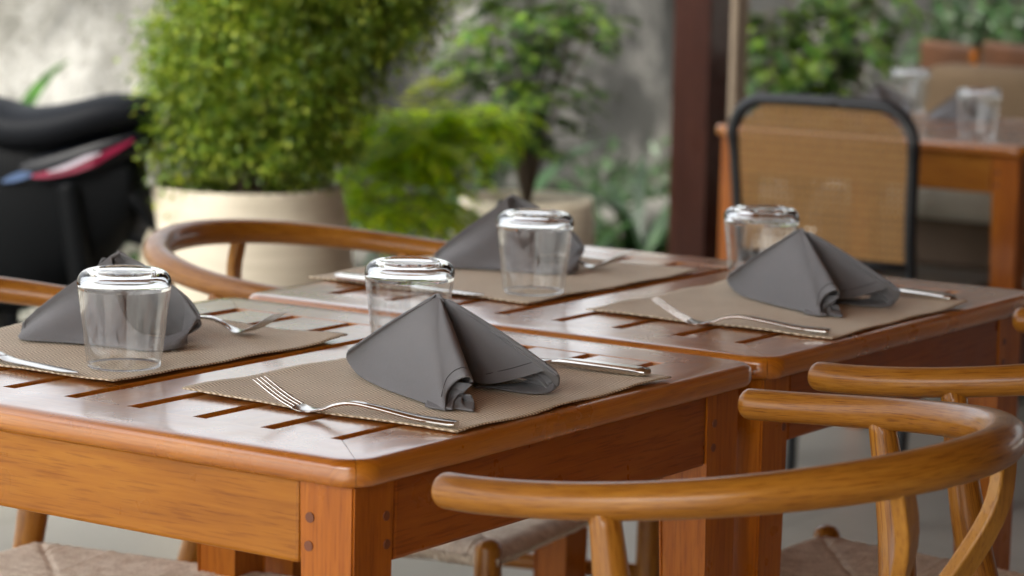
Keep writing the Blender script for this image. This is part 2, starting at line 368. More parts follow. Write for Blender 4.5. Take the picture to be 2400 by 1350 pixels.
# posts
p = PD(1633, 500, 6.75); pc = box('patio_post', (p[0]-.05, p[0]+.05, p[1]-.05, p[1]+.05, 0, 2.716), post_m, bev=.004); tag(pc, 'dark red-brown square wooden post holding up the patio roof', 'post')
p = PD(1712, 100, 8.0); cl_ = thing('tan_column', (p[0], p[1], 0), 0, 'tan column with a dark vertical slot, just right of the red-brown post', 'column')
box('column_shaft', (-.038, .038, -.038, .038, 0, 2.7), tan_m, cl_, bev=.005)
q = box('slot', (-.041, -.0382, -.018, .014, .72, 1.24), post_m, cl_)
e = box('stone_edging', (4.6, 8.0, 3.62, 3.9, 0, .145), grey_stone, bev=.03, seg=3); tag(e, 'low grey stone edging of the planting bed', 'edging')

# ---------------------------------------------------------------- tables
RA, GA, PE, TB, TA, TH = .0755, .0140, .080, .700, .728, .025
def rail_mesh(side, a, b, r):
    """one mitred, outside-rounded rail of the frame; side 0: x=0, 1: y=0, 2: x=b, 3: y=a"""
    cr = .032; pts = []
    # outer outline: rounded rectangle in ccw order starting from the middle of corner (0,0)
    def corner(cx, cy, a0, a1, n=7): return [(cx+cr*math.cos(t), cy+cr*math.sin(t)) for t in np.linspace(a0, a1, n)]
    C4 = {(0,0): (cr, cr), (1,0): (b-cr, cr), (1,1): (b-cr, a-cr), (0,1): (cr, a-cr)}
    sides = {1: ((0,0),(1,0), PI*1.25, PI*1.5, PI*1.5, PI*1.75), 2: ((1,0),(1,1), -PI/4, 0, 0, PI/4), 3: ((1,1),(0,1), PI/4, PI/2, PI/2, PI*.75), 0: ((0,1),(0,0), PI*.75, PI, PI, PI*1.25)}
    c0, c1, a0, a1, a2, a3 = sides[side]
    A = corner(*C4[c0], a0, a1); B = corner(*C4[c1], a2, a3)
    mid = [tuple(np.array(A[-1])*(1-t)+np.array(B[0])*t) for t in np.linspace(0, 1, 9)[1:-1]]
    out = np.array(A+mid+B)
    inn_c = {(0,0): (r, r), (1,0): (b-r, r), (1,1): (b-r, a-r), (0,1): (r, a-r)}
    i0, i1 = np.array(inn_c[c0]), np.array(inn_c[c1]); L = np.linalg.norm(i1-i0); dr = (i1-i0)/L
    s = np.clip([(q-i0)@dr for q in out], 0, L); inn = i0+np.outer(s, dr)
    # pull ends apart by a hair for the mitre joint
    n = len(out); sh = np.zeros(n); sh[0] = .00035; sh[-1] = -.00035
    out = out+np.outer(sh, dr); inn = inn+np.outer(sh, dr)
    # normals outward
    T = np.gradient(out, axis=0); T /= np.linalg.norm(T, axis=1)[:,None]; Nn = np.stack([T[:,1], -T[:,0]], 1)
    rr = .0075
    prof = [(0, 0, 0)]   # rows: (blend inner->outer, inset, z)
    rows = [(inn, 0, -TH), (inn, 0, -.001), (inn+ (out-inn)*.004, 0, 0)]
    for t in (.33, .66): rows.append((inn+(out-inn)*t, 0, 0))
    rows.append((out, rr*1.6, 0))
    for k in range(1, 6):
        an = PI/2*k/5; rows.append((out, rr*1.6*(1-math.sin(an)), -rr*(1-math.cos(an))))
    rows.append((out, 0, -TH+.010))
    for k in range(1, 6):
        an = PI/2*k/5; rows.append((out, .009*(1-math.cos(an)), -TH+.010-.010*math.sin(an)))
    V, U = [], []
    ll = np.concatenate([[0], np.cumsum(np.linalg.norm(np.diff(out, axis=0), axis=1))])
    for base, ins, z in rows:
        P = base-Nn*ins
        for i, (x, y) in enumerate(P): V.append((x, y, z)); U.append((s[i] if True else ll[i], ((P[i]-inn[i])@Nn[i])+abs(z)*1.0+side*.37))
    F = []; m = len(rows)
    for j in range(m):
        j2 = (j+1) % m
        for i in range(n-1): F.append((j*n+i, j*n+i+1, j2*n+i+1, j2*n+i))
    F.append(tuple(j*n for j in range(m))); F.append(tuple(j*n+n-1 for j in range(m-1, -1, -1)))
    return V, F, U
def make_table():
    t = thing('dining_table')
    for s_ in range(4):
        V, F, U = rail_mesh(s_, TA, TB, RA); o = mk('top_rail', V, F, top_uv, t, False, U); smooth_angle(o, 35)
    for k in range(7):
        y0, y1 = RA+GA+k*PE, RA+(k+1)*PE; x0, x1 = RA+.0003, TB-RA-.0003; z1 = -.0006
        bv = .0012
        V = [(x0,y0,-.020),(x1,y0,-.020),(x1,y1,-.020),(x0,y1,-.020),(x0,y0,z1-bv),(x1,y0,z1-bv),(x1,y1,z1-bv),(x0,y1,z1-bv),(x0,y0+bv,z1),(x1,y0+bv,z1),(x1,y1-bv,z1),(x0,y1-bv,z1)]
        F = [(3,2,1,0),(0,1,5,4),(2,3,7,6),(1,2,6,5),(3,0,4,7),(4,5,9,8),(6,7,11,10),(5,6,10,9),(7,4,8,11),(8,9,10,11)]
        U = [(v[0]+k*.31, v[1]+k*.013) for v in V]
        mk('slat', V, F, top_uv, t, False, U)
    i_ = .019; z0, z1 = -.102, -.0255; th = .022; L = .060
    # aprons between legs, slightly set back from the leg faces
    box('apron', (i_+.0015, i_+th, i_+L+.0006, TA-i_-L-.0006, z0, z1), wood_y, t, bev=.004)
    box('apron', (TB-i_-th, TB-i_-.0015, i_+L+.0006, TA-i_-L-.0006, z0, z1), wood_y, t, bev=.004)
    box('apron', (i_+L+.0006, TB-i_-L-.0006, i_+.0015, i_+th, z0, z1), wood_x_shaded, t, bev=.004)
    box('apron', (i_+L+.0006, TB-i_-L-.0006, TA-i_-th, TA-i_-.0015, z0, z1), wood_x_shaded, t, bev=.004)
    for sx, sy in ((0,0),(1,0),(1,1),(0,1)):
        # tapered leg, outer corner plumb
        cx, cy = (i_ if sx == 0 else TB-i_), (i_ if sy == 0 else TA-i_); dx, dy = (1 if sx == 0 else -1), (1 if sy == 0 else -1)
        bm = bmesh.new(); add_box(bm, 0, 1, 0, 1, 0, 1)
        for v in bm.verts:
            wv = L if v.co.z > .5 else .042
            v.co = Vector((cx+dx*v.co.x*wv, cy+dy*v.co.y*wv, -TT+.002 if v.co.z < .5 else z1))
        bmesh.ops.bevel(bm, geom=list(bm.edges), offset=.002, segments=2, affect='EDGES')
        lg = bm_obj('leg', bm, wood_z, t)
        for zz, off in ((-.0585, .047), (-.084, .048)):
            for ax in (0, 1):
                bm = bmesh.new(); bmesh.ops.create_cone(bm, cap_ends=True, segments=16, radius1=.0047, radius2=.0044, depth=.002)
                m = Matrix.Rotation(PI/2, 4, 'Y' if ax == 0 else 'X'); bmesh.ops.transform(bm, matrix=m, verts=bm.verts)
                px_ = (cx, cy+dy*off, zz) if ax == 0 else (cx+dx*off, cy, zz)
                bmesh.ops.translate(bm, verts=bm.verts, vec=px_); bm_obj('dowel', bm, peg_m, lg)
    return t
T1 = make_table(); T1.location = (0, 0, TT)
T2 = copy_tree(T1); T2.location = (TB+.017, 0, TT)
T3 = copy_tree(T1); T3.location = (3.385, .90, TT)
tag(T1, 'reddish varnished slatted table nearest the camera, with two place settings', 'table', 'slatted wooden dining tables')
tag(T2, 'reddish varnished slatted table pushed against the far side of the nearest one', 'table', 'slatted wooden dining tables')
tag(T3, 'blurred wooden table in the background behind the black cane chair', 'table', 'slatted wooden dining tables')

# ---------------------------------------------------------------- placemats
def placemat(x0, x1, y0, y1, seed, curl=()):
    r_ = np.random.default_rng(seed); nx, ny = 60, 50; cx, cy = (x0+x1)/2, (y0+y1)/2; V = []
    ph = r_.random(6)*6.28
    for j in range(ny+1):
        for i in range(nx+1):
            u, v = i/nx, j/ny; x = x0+(x1-x0)*u; y = y0+(y1-y0)*v
            y += .0018*math.sin(u*9+ph[0])*(1-abs(2*v-1))*0+.002*math.sin(u*7+ph[1])*(2*v-1); x += .002*math.sin(v*8+ph[2])
            ed = min(u, 1-u, v, 1-v); k = math.exp(-ed/.06)
            z = .0022+k*.0016*(1+math.sin(u*17+ph[3])*math.sin(v*13+ph[4]))*.8
            if i in (0, nx): x += (r_.random()-.5)*.0016
            if j in (0, ny): y += (r_.random()-.5)*.0016
            for (cu, cv, h, rad) in curl:
                dd = math.hypot((u-cu)*(x1-x0), (v-cv)*(y1-y0)); z += h*math.exp(-(dd/rad)**2)
            V.append((x-cx, y-cy, z))
    w_ = nx+1; F = [(j*w_+i, j*w_+i+1, (j+1)*w_+i+1, (j+1)*w_+i) for j in range(ny) for i in range(nx)]
    o = mk('placemat', V, F, weave, None, True); o.location = (cx, cy, TT)
    m = o.modifiers.new('thick', 'SOLIDIFY'); m.thickness = .0014; m.offset = -1
    return o
gm = 'woven beige placemats'
tag(placemat(.160, .532, .013, .337, 1, ((0,1,.002,.06),(1,0,.002,.05))), 'beige herringbone placemat nearest the camera under the front napkin', 'placemat', gm)
tag(placemat(.148, .522, .412, .738, 2, ((0,0,.003,.05),(1,0,.003,.05))), 'beige placemat at the left end under the glass nearest the left edge', 'placemat', gm)
tag(placemat(.878, 1.228, .014, .334, 3, ((1,0,.003,.06),)), 'beige placemat at the right under the rightmost folded napkin', 'placemat', gm)
tag(placemat(.872, 1.268, .412, .745, 4), 'beige placemat on the far side of the far table of the pair', 'placemat', gm)

# ---------------------------------------------------------------- tumblers (upside down)
def tumbler():
    H, rb, rm, t = .098, .0470, .0365, .0017
    t_ = thing('glass_tumbler')
    # outer profile from the mouth (bottom) up to the thick base, then inner profile back down
    out = [(rm-.0008, .0004), (rm, .0012), (rm+.0003, .0036)]
    for k in range(1, 13):
        f = k/13; out.append((rm+(rb-rm)*f**.92, .0012+(H-.0012-.013)*f))
    for k in range(0, 9):
        a = k/8*PI/2; out.append((rb-.013+.013*math.cos(a), H-.013+.013*math.sin(a)))
    out += [(rb-.0165, H+.0002), (rb-.0185, H-.0008), (rb-.0215, H-.0028), (rb-.028, H-.0042), (.008, H-.0048), (.0001, H-.0049)]
    inn = [(.0001, H-.0095), (.012, H-.0092), (.024, H-.0080), (rb-.0155, H-.0062)]
    for k in range(1, 7):
        a = PI/2*(1-k/6); inn.append((rb-.0125+.0098*math.cos(a)-.0002, H-.0168+.0105*math.sin(a)))
    for k in range(12, -1, -1):
        f = k/13; inn.append((rm+(rb-rm)*f**.92-t-.0008*f, .0012+(H-.0012-.013)*f-.003*f))
    inn.insert(len(inn)-1, (rm-t+.0003, .0036)); inn.append((rm-t+.0004, .0004))
    prof = out+inn; prof.append(prof[0])
    o = lathe('glass_body', prof, glass_thin, t_, seg=96); o.data.materials.append(glass)
    for pl in o.data.polygons:
        if pl.center.z > H-.0175 or pl.center.z < .0034: pl.material_index = 1
    return t_
gg = 'upside-down glass tumblers'
G = [((.474,.296), 'upside-down tumbler directly behind the front napkin'), ((.221,.463), 'upside-down tumbler in front of the left napkin, nearest the left edge'),
     ((.943,.453), 'upside-down tumbler in the middle, standing before the far centre napkin'), ((1.187,.278), 'upside-down tumbler behind the right napkin, before the cane chair'),
     ((3.557,1.085), 'blurred upside-down tumbler at the front of the background table'), ((4.083,1.503), 'blurred upside-down tumbler farther back on the background table')]
for i, ((x, y), lb) in enumerate(G):
    if i == 0: t0 = tumbler(); o = t0
    else: o = copy_tree(t0)
    o.location = (x, y, TT+(.0042 if i < 4 else .001)); o.rotation_euler.z = i*1.3
    tag(o, lb, 'tumbler', gg)

# ---------------------------------------------------------------- napkins
def sheet(name, rowsP, parent, origin, mat=cloth, thick=.0022, nu=48, nv=28, bulge=0, closed=False, wr=.0011, seed=0, smo=0):
    """rowsP: list of curves (lists of 3-D points); surface interpolates through them"""
    C = [catmull(r_, nu) for r_ in rowsP]; C = np.array(C)            # k x nu x 3
    S = np.stack([catmull(C[:, i], nv) for i in range(nu)], 1)         # nv x nu x 3
    for _ in range(smo):
        A_ = (S[:, :-2]+S[:, 2:])/2; k_ = (.5*(1-np.linspace(0,1,nv)**5))[:,None,None]; S[:, 1:-1] = S[:, 1:-1]*(1-k_)+A_*k_
    rr = np.random.default_rng(seed); ph = rr.random(4)*6
    V = []; U = []
    L = np.linalg.norm(C[0,-1]-C[0,0])+.12
    for j in range(nv):
        for i in range(nu):
            u, v = i/(nu-1), j/(nv-1); p = S[j, i]-origin+np.array([-.6,-.5,.3])*(wr*math.sin(PI*min(1, v*1.0))*(math.sin(u*7+ph[0])*math.sin(v*5+ph[1])+.6*math.sin(u*15+v*6+ph[2])))
            V.append(p); U.append((u*.2, v*.14))
    F = [(j*nu+i, j*nu+i+1, (j+1)*nu+i+1, (j+1)*nu+i) for j in range(nv-1) for i in range(nu-1)]
    o = mk(name, V, F, mat, parent, True, U)
    if thick:
        m = o.modifiers.new('thick', 'SOLIDIFY'); m.thickness = thick; m.offset = 0
    m = o.modifiers.new('smooth', 'SUBSURF'); m.levels = 1; m.render_levels = 1
    return o
def lerp(a, b, t): return np.asarray(a)*(1-t)+np.asarray(b)*t
def cone_rows(A, G_, ks, bul, nrm):
    """rows between apex points A and base curve G_; nrm outward direction per point"""
    rows = []
    for s in ks:
        row = []
        for a, g_, n_ , b_ in zip(A, G_, nrm, bul): row.append(lerp(a, g_, s)+np.asarray(n_)*b_*math.sin(PI*min(1, s))*1.0)
        rows.append(row)
    return rows
Z = TT+.0045
def napkin_front():
    O = np.array([.335, .16, TT]); t = thing('napkin', O)
    A1 = PZ(1026, 695, .8385); A2 = PZ(1047, 700, .838)
    # outer left panel from the rear nose along the mat to the front foot, round its mouth
    Bt = PZ(1022, 694, .8385)
    G1 = [PZ(816, 822, .779), PZ(811, 836, .771), PZ(822, 858, .762), PZ(846, 884, Z+.001), PZ(905, 913, Z), PZ(975, 938, Z), PZ(1038, 960, Z), PZ(1043, 938, .757), PZ(1052, 912, .766), PZ(1070, 893, .774), PZ(1090, 884, .779), PZ(1104, 886, .780), PZ(1109, 897, .776)]
    pA, pB, pF = A1, PZ(960, 932, Z), PZ(1038, 960, Z); pn = np.cross(pB-pA, pF-pA)
    def PP(px, py): d = ray(px, py); return CAM+d*(np.dot(pn, pA-CAM)/np.dot(pn, d))
    for i_, q_ in ((7, (1043,938)), (8, (1052,912)), (9, (1070,893)), (10, (1090,884))): G1[i_] = PP(*q_)
    G1[11] = lerp(PP(1103,886), G1[11], .6)
    n = len(G1); nr = np.tile(np.array([-.8, -.3, .5]), (n, 1)); bul = [.004,.005,.007,.009,.010,.0105,.0105,.010,.0095,.009,.008,.006,.003]
    A0 = PZ(1008, 701, .8365); A = [lerp(A0, A1+[.003,0,0], min(1, i/(n-5))) for i in range(n)]
    sheet('left_panel', cone_rows(A, G1, (.012,.12,.28,.45,.62,.78,.9,1), bul, nr), t, O, nu=110, nv=36, smo=60)
    # far side of the spine (faces away)
    G1b = [PZ(817, 823, .778)+[.001,.002,0], PZ(830, 832, .765)+[.03,.0,-.012], PZ(1312, 895, .757)+[.01,.05,0], PZ(1308, 882, .777)]
    A = [A0, lerp(A1, A2, .3), lerp(A1, A2, .7), A2+[.002,.002,0]]
    sheet('rear_panel', cone_rows(A, G1b, (.012,.2,.45,.7,.9,1), [.0,.004,.006,0], np.tile([.5,.7,.4], (4,1))), t, O, nu=40)
    # inner valley from the front ridge to the right leg, its hem band ending at the right foot
    G2 = [PZ(1107, 896, .777), PZ(1106, 906, .764)+[.006,.012,0], PZ(1109, 903, .757)+[.012,.016,0], PZ(1150, 900, .761), PZ(1215, 887, .768), PZ(1270, 872, .776), PZ(1298, 868, .780), PZ(1309, 878, .778), PZ(1312, 892, .770), PZ(1308, 906, .760), PZ(1290, 920, Z)]
    m = len(G2); A = [A1+[.002,-.001,0], A1+[.006,.002,-.004], A1+[.009,.003,-.005]]+[A2]*(m-3)
    nr = np.tile(np.array([-.45, -.6, .5]), (m, 1)); bul = [.003,-.004,-.008,-.004,.002,.005,.005,.004,.003,.002,0]
    sheet('right_panel', cone_rows(A, G2, (.012,.12,.28,.45,.62,.78,.9,1), bul, nr), t, O, nu=90, nv=36, smo=12)
    # crown fold at the apex
    sheet('crown_fold', [[A0+[0,0,-.001], lerp(A0, A1, .6)+[0,0,.0015], A1+[.001,.001,.0030], lerp(A1, A2, .4)+[0,.002,.0035], lerp(A1, A2, .75)+[0,.003,.001], A2+[0,.001,-.004]],
                         [A0+[.004,.02,-.013], A0+[.006,.021,-.010], A1+[.004,.021,-.009], lerp(A1, A2, .5)+[.004,.022,-.009], A2+[.004,.021,-.010], A2+[.003,.02,-.014]]], t, O, nu=20, nv=6)
    # rolled layers seen in the two mouths
    sheet('inner_roll', [[PZ(1046, 962, Z), PZ(1052, 945, .758), PZ(1060, 925, .764), PZ(1078, 912, .769), PZ(1096, 905, .772)], [PZ(1056, 962, Z)+[.0,.03,0], PZ(1060, 945, .758)+[0,.03,0], PZ(1068, 925, .764)+[0,.03,0], PZ(1082, 912, .769)+[0,.03,0], PZ(1096, 905, .772)+[0,.03,0]]], t, O, nu=24, nv=8)
    sheet('inner_roll', [[PZ(1108, 900, .776), PZ(1094, 914, .770), PZ(1084, 930, .762), PZ(1088, 950, .7565), PZ(1110, 963, Z+.0005), PZ(1113, 945, .757), PZ(1104, 925, .765)], [q_+np.array([.004,.035,-.001]) for q_ in (PZ(1108, 900, .776), PZ(1094, 914, .770), PZ(1084, 930, .762), PZ(1088, 950, .7575), PZ(1108, 962, Z+.001), PZ(1110, 945, .757), PZ(1104, 925, .765))]], t, O, nu=40, nv=8)
    sheet('inner_roll', [[PZ(1062, 961, Z+.001), PZ(1066, 940, .759), PZ(1074, 926, .7645), PZ(1090, 918, .768)], [q_+np.array([.003,.03,0]) for q_ in (PZ(1062, 961, Z+.001), PZ(1066, 940, .759), PZ(1074, 926, .7645), PZ(1090, 918, .768))]], t, O, nu=20, nv=6)
    sheet('lower_layer', [[PZ(1112, 908, Z), PZ(1160, 905, Z+.0015), PZ(1215, 898, Z+.004), PZ(1262, 888, .762), PZ(1290, 878, .770), PZ(1300, 885, .770)], [PZ(1112, 908, Z), PZ(1165, 911, Z), PZ(1225, 920, Z), PZ(1265, 922, Z), PZ(1292, 919, Z+.001), PZ(1309, 903, .760)]], t, O, nu=40, nv=12)
    sheet('inner_roll', [[PZ(1255, 893, .764), PZ(1275, 880, .770), PZ(1292, 880, .772), PZ(1296, 895, .765), PZ(1280, 905, .760)], [q_+np.array([.004,.03,.0]) for q_ in (PZ(1255, 893, .764), PZ(1275, 880, .770), PZ(1292, 880, .772), PZ(1296, 895, .765), PZ(1280, 905, .760))]], t, O, nu=24, nv=6)
    # hem stitching, a shallow dark thread line a little above each mouth
    def off(P, s, k): return [lerp(a, g_, s)+np.array([-.8,-.3,.5])*k for a, g_ in P]
    P = [lerp(A1, g_, .905)+np.array([-.8,-.3,.5])*(b_*math.sin(PI*.905)+.0024) for g_, b_ in zip(G1[6:12], [.007,.006,.006,.006,.006,.006])]
    tube('hem_stitch', catmull([p_-O for p_ in P], 30), .0004, None, stitch, t, seg=6)
    P = [lerp(A2, g_, .89)+np.array([-.45,-.6,.5])*(b_*math.sin(PI*.89)+.0024) for g_, b_ in zip(G2[3:8], [-.004,.002,.005,.005,.004])]
    tube('hem_stitch', catmull([p_-O for p_ in P], 30), .0004, None, stitch, t, seg=6)
    return t
def napkin_back():
    O = np.array([.350, .59, TT]); t = thing('napkin', O)
    A = PX(262, 600, .362); A2 = PX(280, 592, .368)
    # curve P: free lapel edge from the apex down and out to the nose; curve Q: foot and bottom edge
    P = [A, PX(268, 640, .358), PX(275, 690, .352), PX(296, 748, .348), PX(330, 782, .350), PX(385, 790, .356), PX(440, 772, .372), PX(466, 748, .385)]
    Q = [PX(52, 757, .302), PX(50, 778, .301), PZ(50, 796, Z), PZ(150, 803, Z), PZ(255, 812, Z), PZ(340, 822, Z), PZ(405, 820, Z), PZ(440, 806, Z+.003)]
    rows = []
    for s, b_ in ((0,0),(.12,.002),(.28,.004),(.45,.006),(.62,.007),(.8,.006),(.92,.003),(1,0)):
        rows.append([lerp(p_, q_, s)+np.array([-1,-.2,.25])*b_ for p_, q_ in zip(P, Q)])
    sheet('front_panel', rows, t, O, nu=90, nv=40)
    # inner back panel, seen inside the open fold
    Rr = [A2, PX(340, 622, .376), PX(400, 664, .384), PX(445, 702, .388), PX(466, 735, .387), PX(466, 750, .385)]
    I = [A+[.004,0,-.002], PX(285, 690, .372), PX(300, 760, .385), PX(340, 795, .398), PX(400, 800, .404), PX(455, 775, .395)]
    rows = [[lerp(r_, i_, s)+np.array([.9,.2,-.1])*.012*math.sin(PI*s) for r_, i_ in zip(Rr, I)] for s in (0,.15,.35,.6,.8,1)]
    sheet('inner_panel', rows, t, O, nu=60, nv=24)
    # far side down to the mat
    Fs = [PZ(52, 780, Z)+[.10,.0,0], PZ(200, 800, Z)+[.13,.02,0], PZ(400, 800, Z)+[.05,.03,0], PZ(445, 800, Z)+[.0,.01,0]]
    Tp = [A2, A2+[.001,-.002,0], PX(400, 664, .384), PX(466, 745, .386)]
    sheet('rear_panel', [[lerp(a, b, s)+np.array([.6,.2,.5])*.008*math.sin(PI*s) for a, b in zip(Tp, Fs)] for s in (0,.25,.5,.75,1)], t, O, nu=30)
    sheet('rear_panel', [[lerp(a, b, s) for a, b in zip([A, A2], [PX(52, 760, .302)+[.004,0,0], Fs[0]])] for s in (0,.5,1)], t, O, nu=12)
    # small loop of cloth beside the apex
    sheet('crown_fold', [[PX(232, 620, .356), PX(240, 605, .358), PX(252, 606, .362), PX(262, 598, .366), PX(280, 590, .369), PX(296, 596, .372)], [PX(236, 640, .360), PX(246, 622, .368), PX(256, 622, .372), PX(268, 616, .376), PX(284, 610, .380), PX(300, 612, .380)]], t, O, nu=30, nv=8)
    Pq = [lerp(P[i], Q[i], .95)+np.array([-1,-.2,.25])*.0035 for i in range(3)]
    Pq = [PX(66, 745, .3045)+[-.0035,0,0], PX(63, 770, .3025)+[-.003,0,0], PX(65, 797, .303)+[-.0025,0,0]]
    tube('hem_stitch', catmull([p_-O for p_ in Pq], 12), .0004, None, stitch, t, seg=6)
    return t
gn = 'folded grey cloth napkins'
n1 = napkin_front(); tag(n1, 'tent-folded grey napkin nearest the camera, its rolled hems facing right', 'napkin', gn)
n4 = copy_tree(n1); n4.location = (.335+.766, .172, TT); n4.rotation_euler.z = R(-1.5); n4.scale = (.90, .95, .98); tag(n4, 'tent-folded grey napkin at the right in front of the cane chair', 'napkin', gn)
n2 = napkin_back(); tag(n2, 'folded grey napkin seen from behind through the leftmost tumbler', 'napkin', gn)
n3 = copy_tree(n2); n3.location = (.350+.783, .612, TT); n3.rotation_euler.z = R(3); tag(n3, 'folded grey napkin seen from behind through the middle tumbler', 'napkin', gn)
n5 = copy_tree(n2); p = PZ(2065, 262, TT); n5.location = (p[0], p[1], TT-.003); n5.rotation_euler.z = R(10); n5.scale = (.75,.75,.72); tag(n5, 'blurred grey napkin on the background table, left of its tumblers', 'napkin', gn)
n6 = copy_tree(n2); p = PZ(2290, 285, TT); n6.location = (p[0]+.03, p[1]+.05, TT-.003); n6.scale = (.75,.75,.72); tag(n6, 'blurred grey napkin behind the front tumbler on the background table', 'napkin', gn)

# ---------------------------------------------------------------- cutlery
def strip(name, sec, mat, parent, wfun=None):
    """sec: list of (y, halfwidth, z, thick)"""
    V = []; F = []; m = 8
    for (y, w_, z, th) in sec:
        for (a, b) in ((-1,-.3),(-.75,-1),(.75,-1),(1,-.3),(1,.3),(.75,1),(-.75,1),(-1,.3)): V.append((a*w_, y, z+b*th/2))
    n = len(sec)
    for i in range(n-1):
        for k in range(m): F.append((i*m+k, i*m+(k+1)%m, (i+1)*m+(k+1)%m, (i+1)*m+k))
    F.append(tuple(range(m-1,-1,-1))); F.append(tuple((n-1)*m+k for k in range(m)))
    o = mk(name, V, F, mat, parent); bm = bmesh.new(); bm.from_mesh(o.data); bmesh.ops.recalc_face_normals(bm, faces=bm.faces); bm.to_mesh(o.data); bm.free()
    return smooth_angle(o, 50)
def sec_s(keys, n):
    K = np.array(keys, float); ys = np.linspace(K[0,0], K[-1,0], n); D = catmull(K, n*3)
    idx = [np.abs(D[:,0]-y).argmin() for y in ys]; return [tuple(D[i]) for i in idx]
def fork():
    t = thing('fork')
    strip('handle', sec_s([(0,.0062,.0035,.0042),(.006,.0078,.0035,.0045),(.04,.0068,.0052,.0042),(.08,.0048,.0105,.0038),(.105,.0036,.0125,.0036),(.122,.0032,.0095,.0034),(.134,.0042,.0048,.003),(.142,.0078,.0026,.0024)], 44), steel, t)
    strip('bowl', sec_s([(.1415,.0074,.0027,.0024),(.148,.0105,.0020,.002),(.156,.0122,.0026,.002),(.163,.0126,.0046,.002)], 14), steel, t)
    for k in range(4):
        x = -.0107+k*.00713; ks = [(.162,.0016,.0044,.002),(.175,.0015,.0100,.002),(.188,.0013,.0172,.0018),(.199,.0009,.0240,.0014),(.2045,.0004,.0272,.0008)]
        o = strip('tine', sec_s(ks, 14), steel, t); o.location.x = x
    return t
def knife():
    t = thing('knife')
    strip('handle', sec_s([(0,.0070,.0052,.006),(.005,.0088,.0052,.0078),(.05,.0082,.0054,.0078),(.095,.0070,.0054,.0070),(.110,.0062,.0046,.0050)], 26), steel, t)
    strip('blade', sec_s([(.1095,.0062,.0046,.0046),(.125,.0085,.0036,.0022),(.160,.0092,.0034,.0016),(.200,.0082,.0034,.0014),(.218,.0045,.0036,.0012),(.226,.0008,.0038,.0008)], 30), steel, t)
    return t
f1 = fork(); k1 = knife()
def put(o, end, aim, z=.0038, label=None, cat=None, group=None):
    o.location = (end[0], end[1], TT+z); o.rotation_euler = (0, 0, math.atan2(aim[1]-end[1], aim[0]-end[0])-PI/2); tag(o, label, cat, group)
gf, gk = 'steel forks', 'steel table knives'
put(f1, PZ(1070,1002,TT+.004), PZ(612,893,TT+.028), label='steel fork nearest the camera beside the front napkin', cat='fork', group=gf)
f4 = copy_tree(f1); put(f4, PZ(1945,783,TT+.004), PZ(1558,706,TT+.028), label='steel fork beside the right napkin with orange light on its tines', cat='fork', group=gf)
f2 = copy_tree(f1); tp = PZ(648,740,TT+.028); dr = np.array([.012,1.0]); dr /= np.linalg.norm(dr); put(f2, tp[:2]+dr*.2, tp, label='steel fork with raised tines right of the left napkin', cat='fork', group=gf)
f3 = copy_tree(f1); tp = PZ(1466,592,TT+.028); put(f3, tp[:2]+dr*.2, tp, label='blurred steel fork right of the far centre napkin', cat='fork', group=gf)
put(k1, PZ(1517,884,TT+.004), PZ(1285,852,TT+.005), label='steel knife whose handle sticks out right of the front napkin', cat='knife', group=gk)
k4 = copy_tree(k1); put(k4, PZ(2233,709,TT+.004), PZ(2050,682,TT+.005), label='steel knife right of the right napkin near the table corner', cat='knife', group=gk)
k2 = copy_tree(k1); tp = PZ(184,882,TT+.004); d2 = PZ(0,846,TT+.004)-tp; d2 /= np.linalg.norm(d2); put(k2, tp+d2*.226, tp, label='steel knife cut off by the left edge, its blade before the leftmost tumbler', cat='knife', group=gk)
k3 = copy_tree(k1); put(k3, PZ(792,655,TT+.004), PZ(1150,700,TT+.004), label='steel knife running behind the tumbler at the front napkin', cat='knife', group=gk)

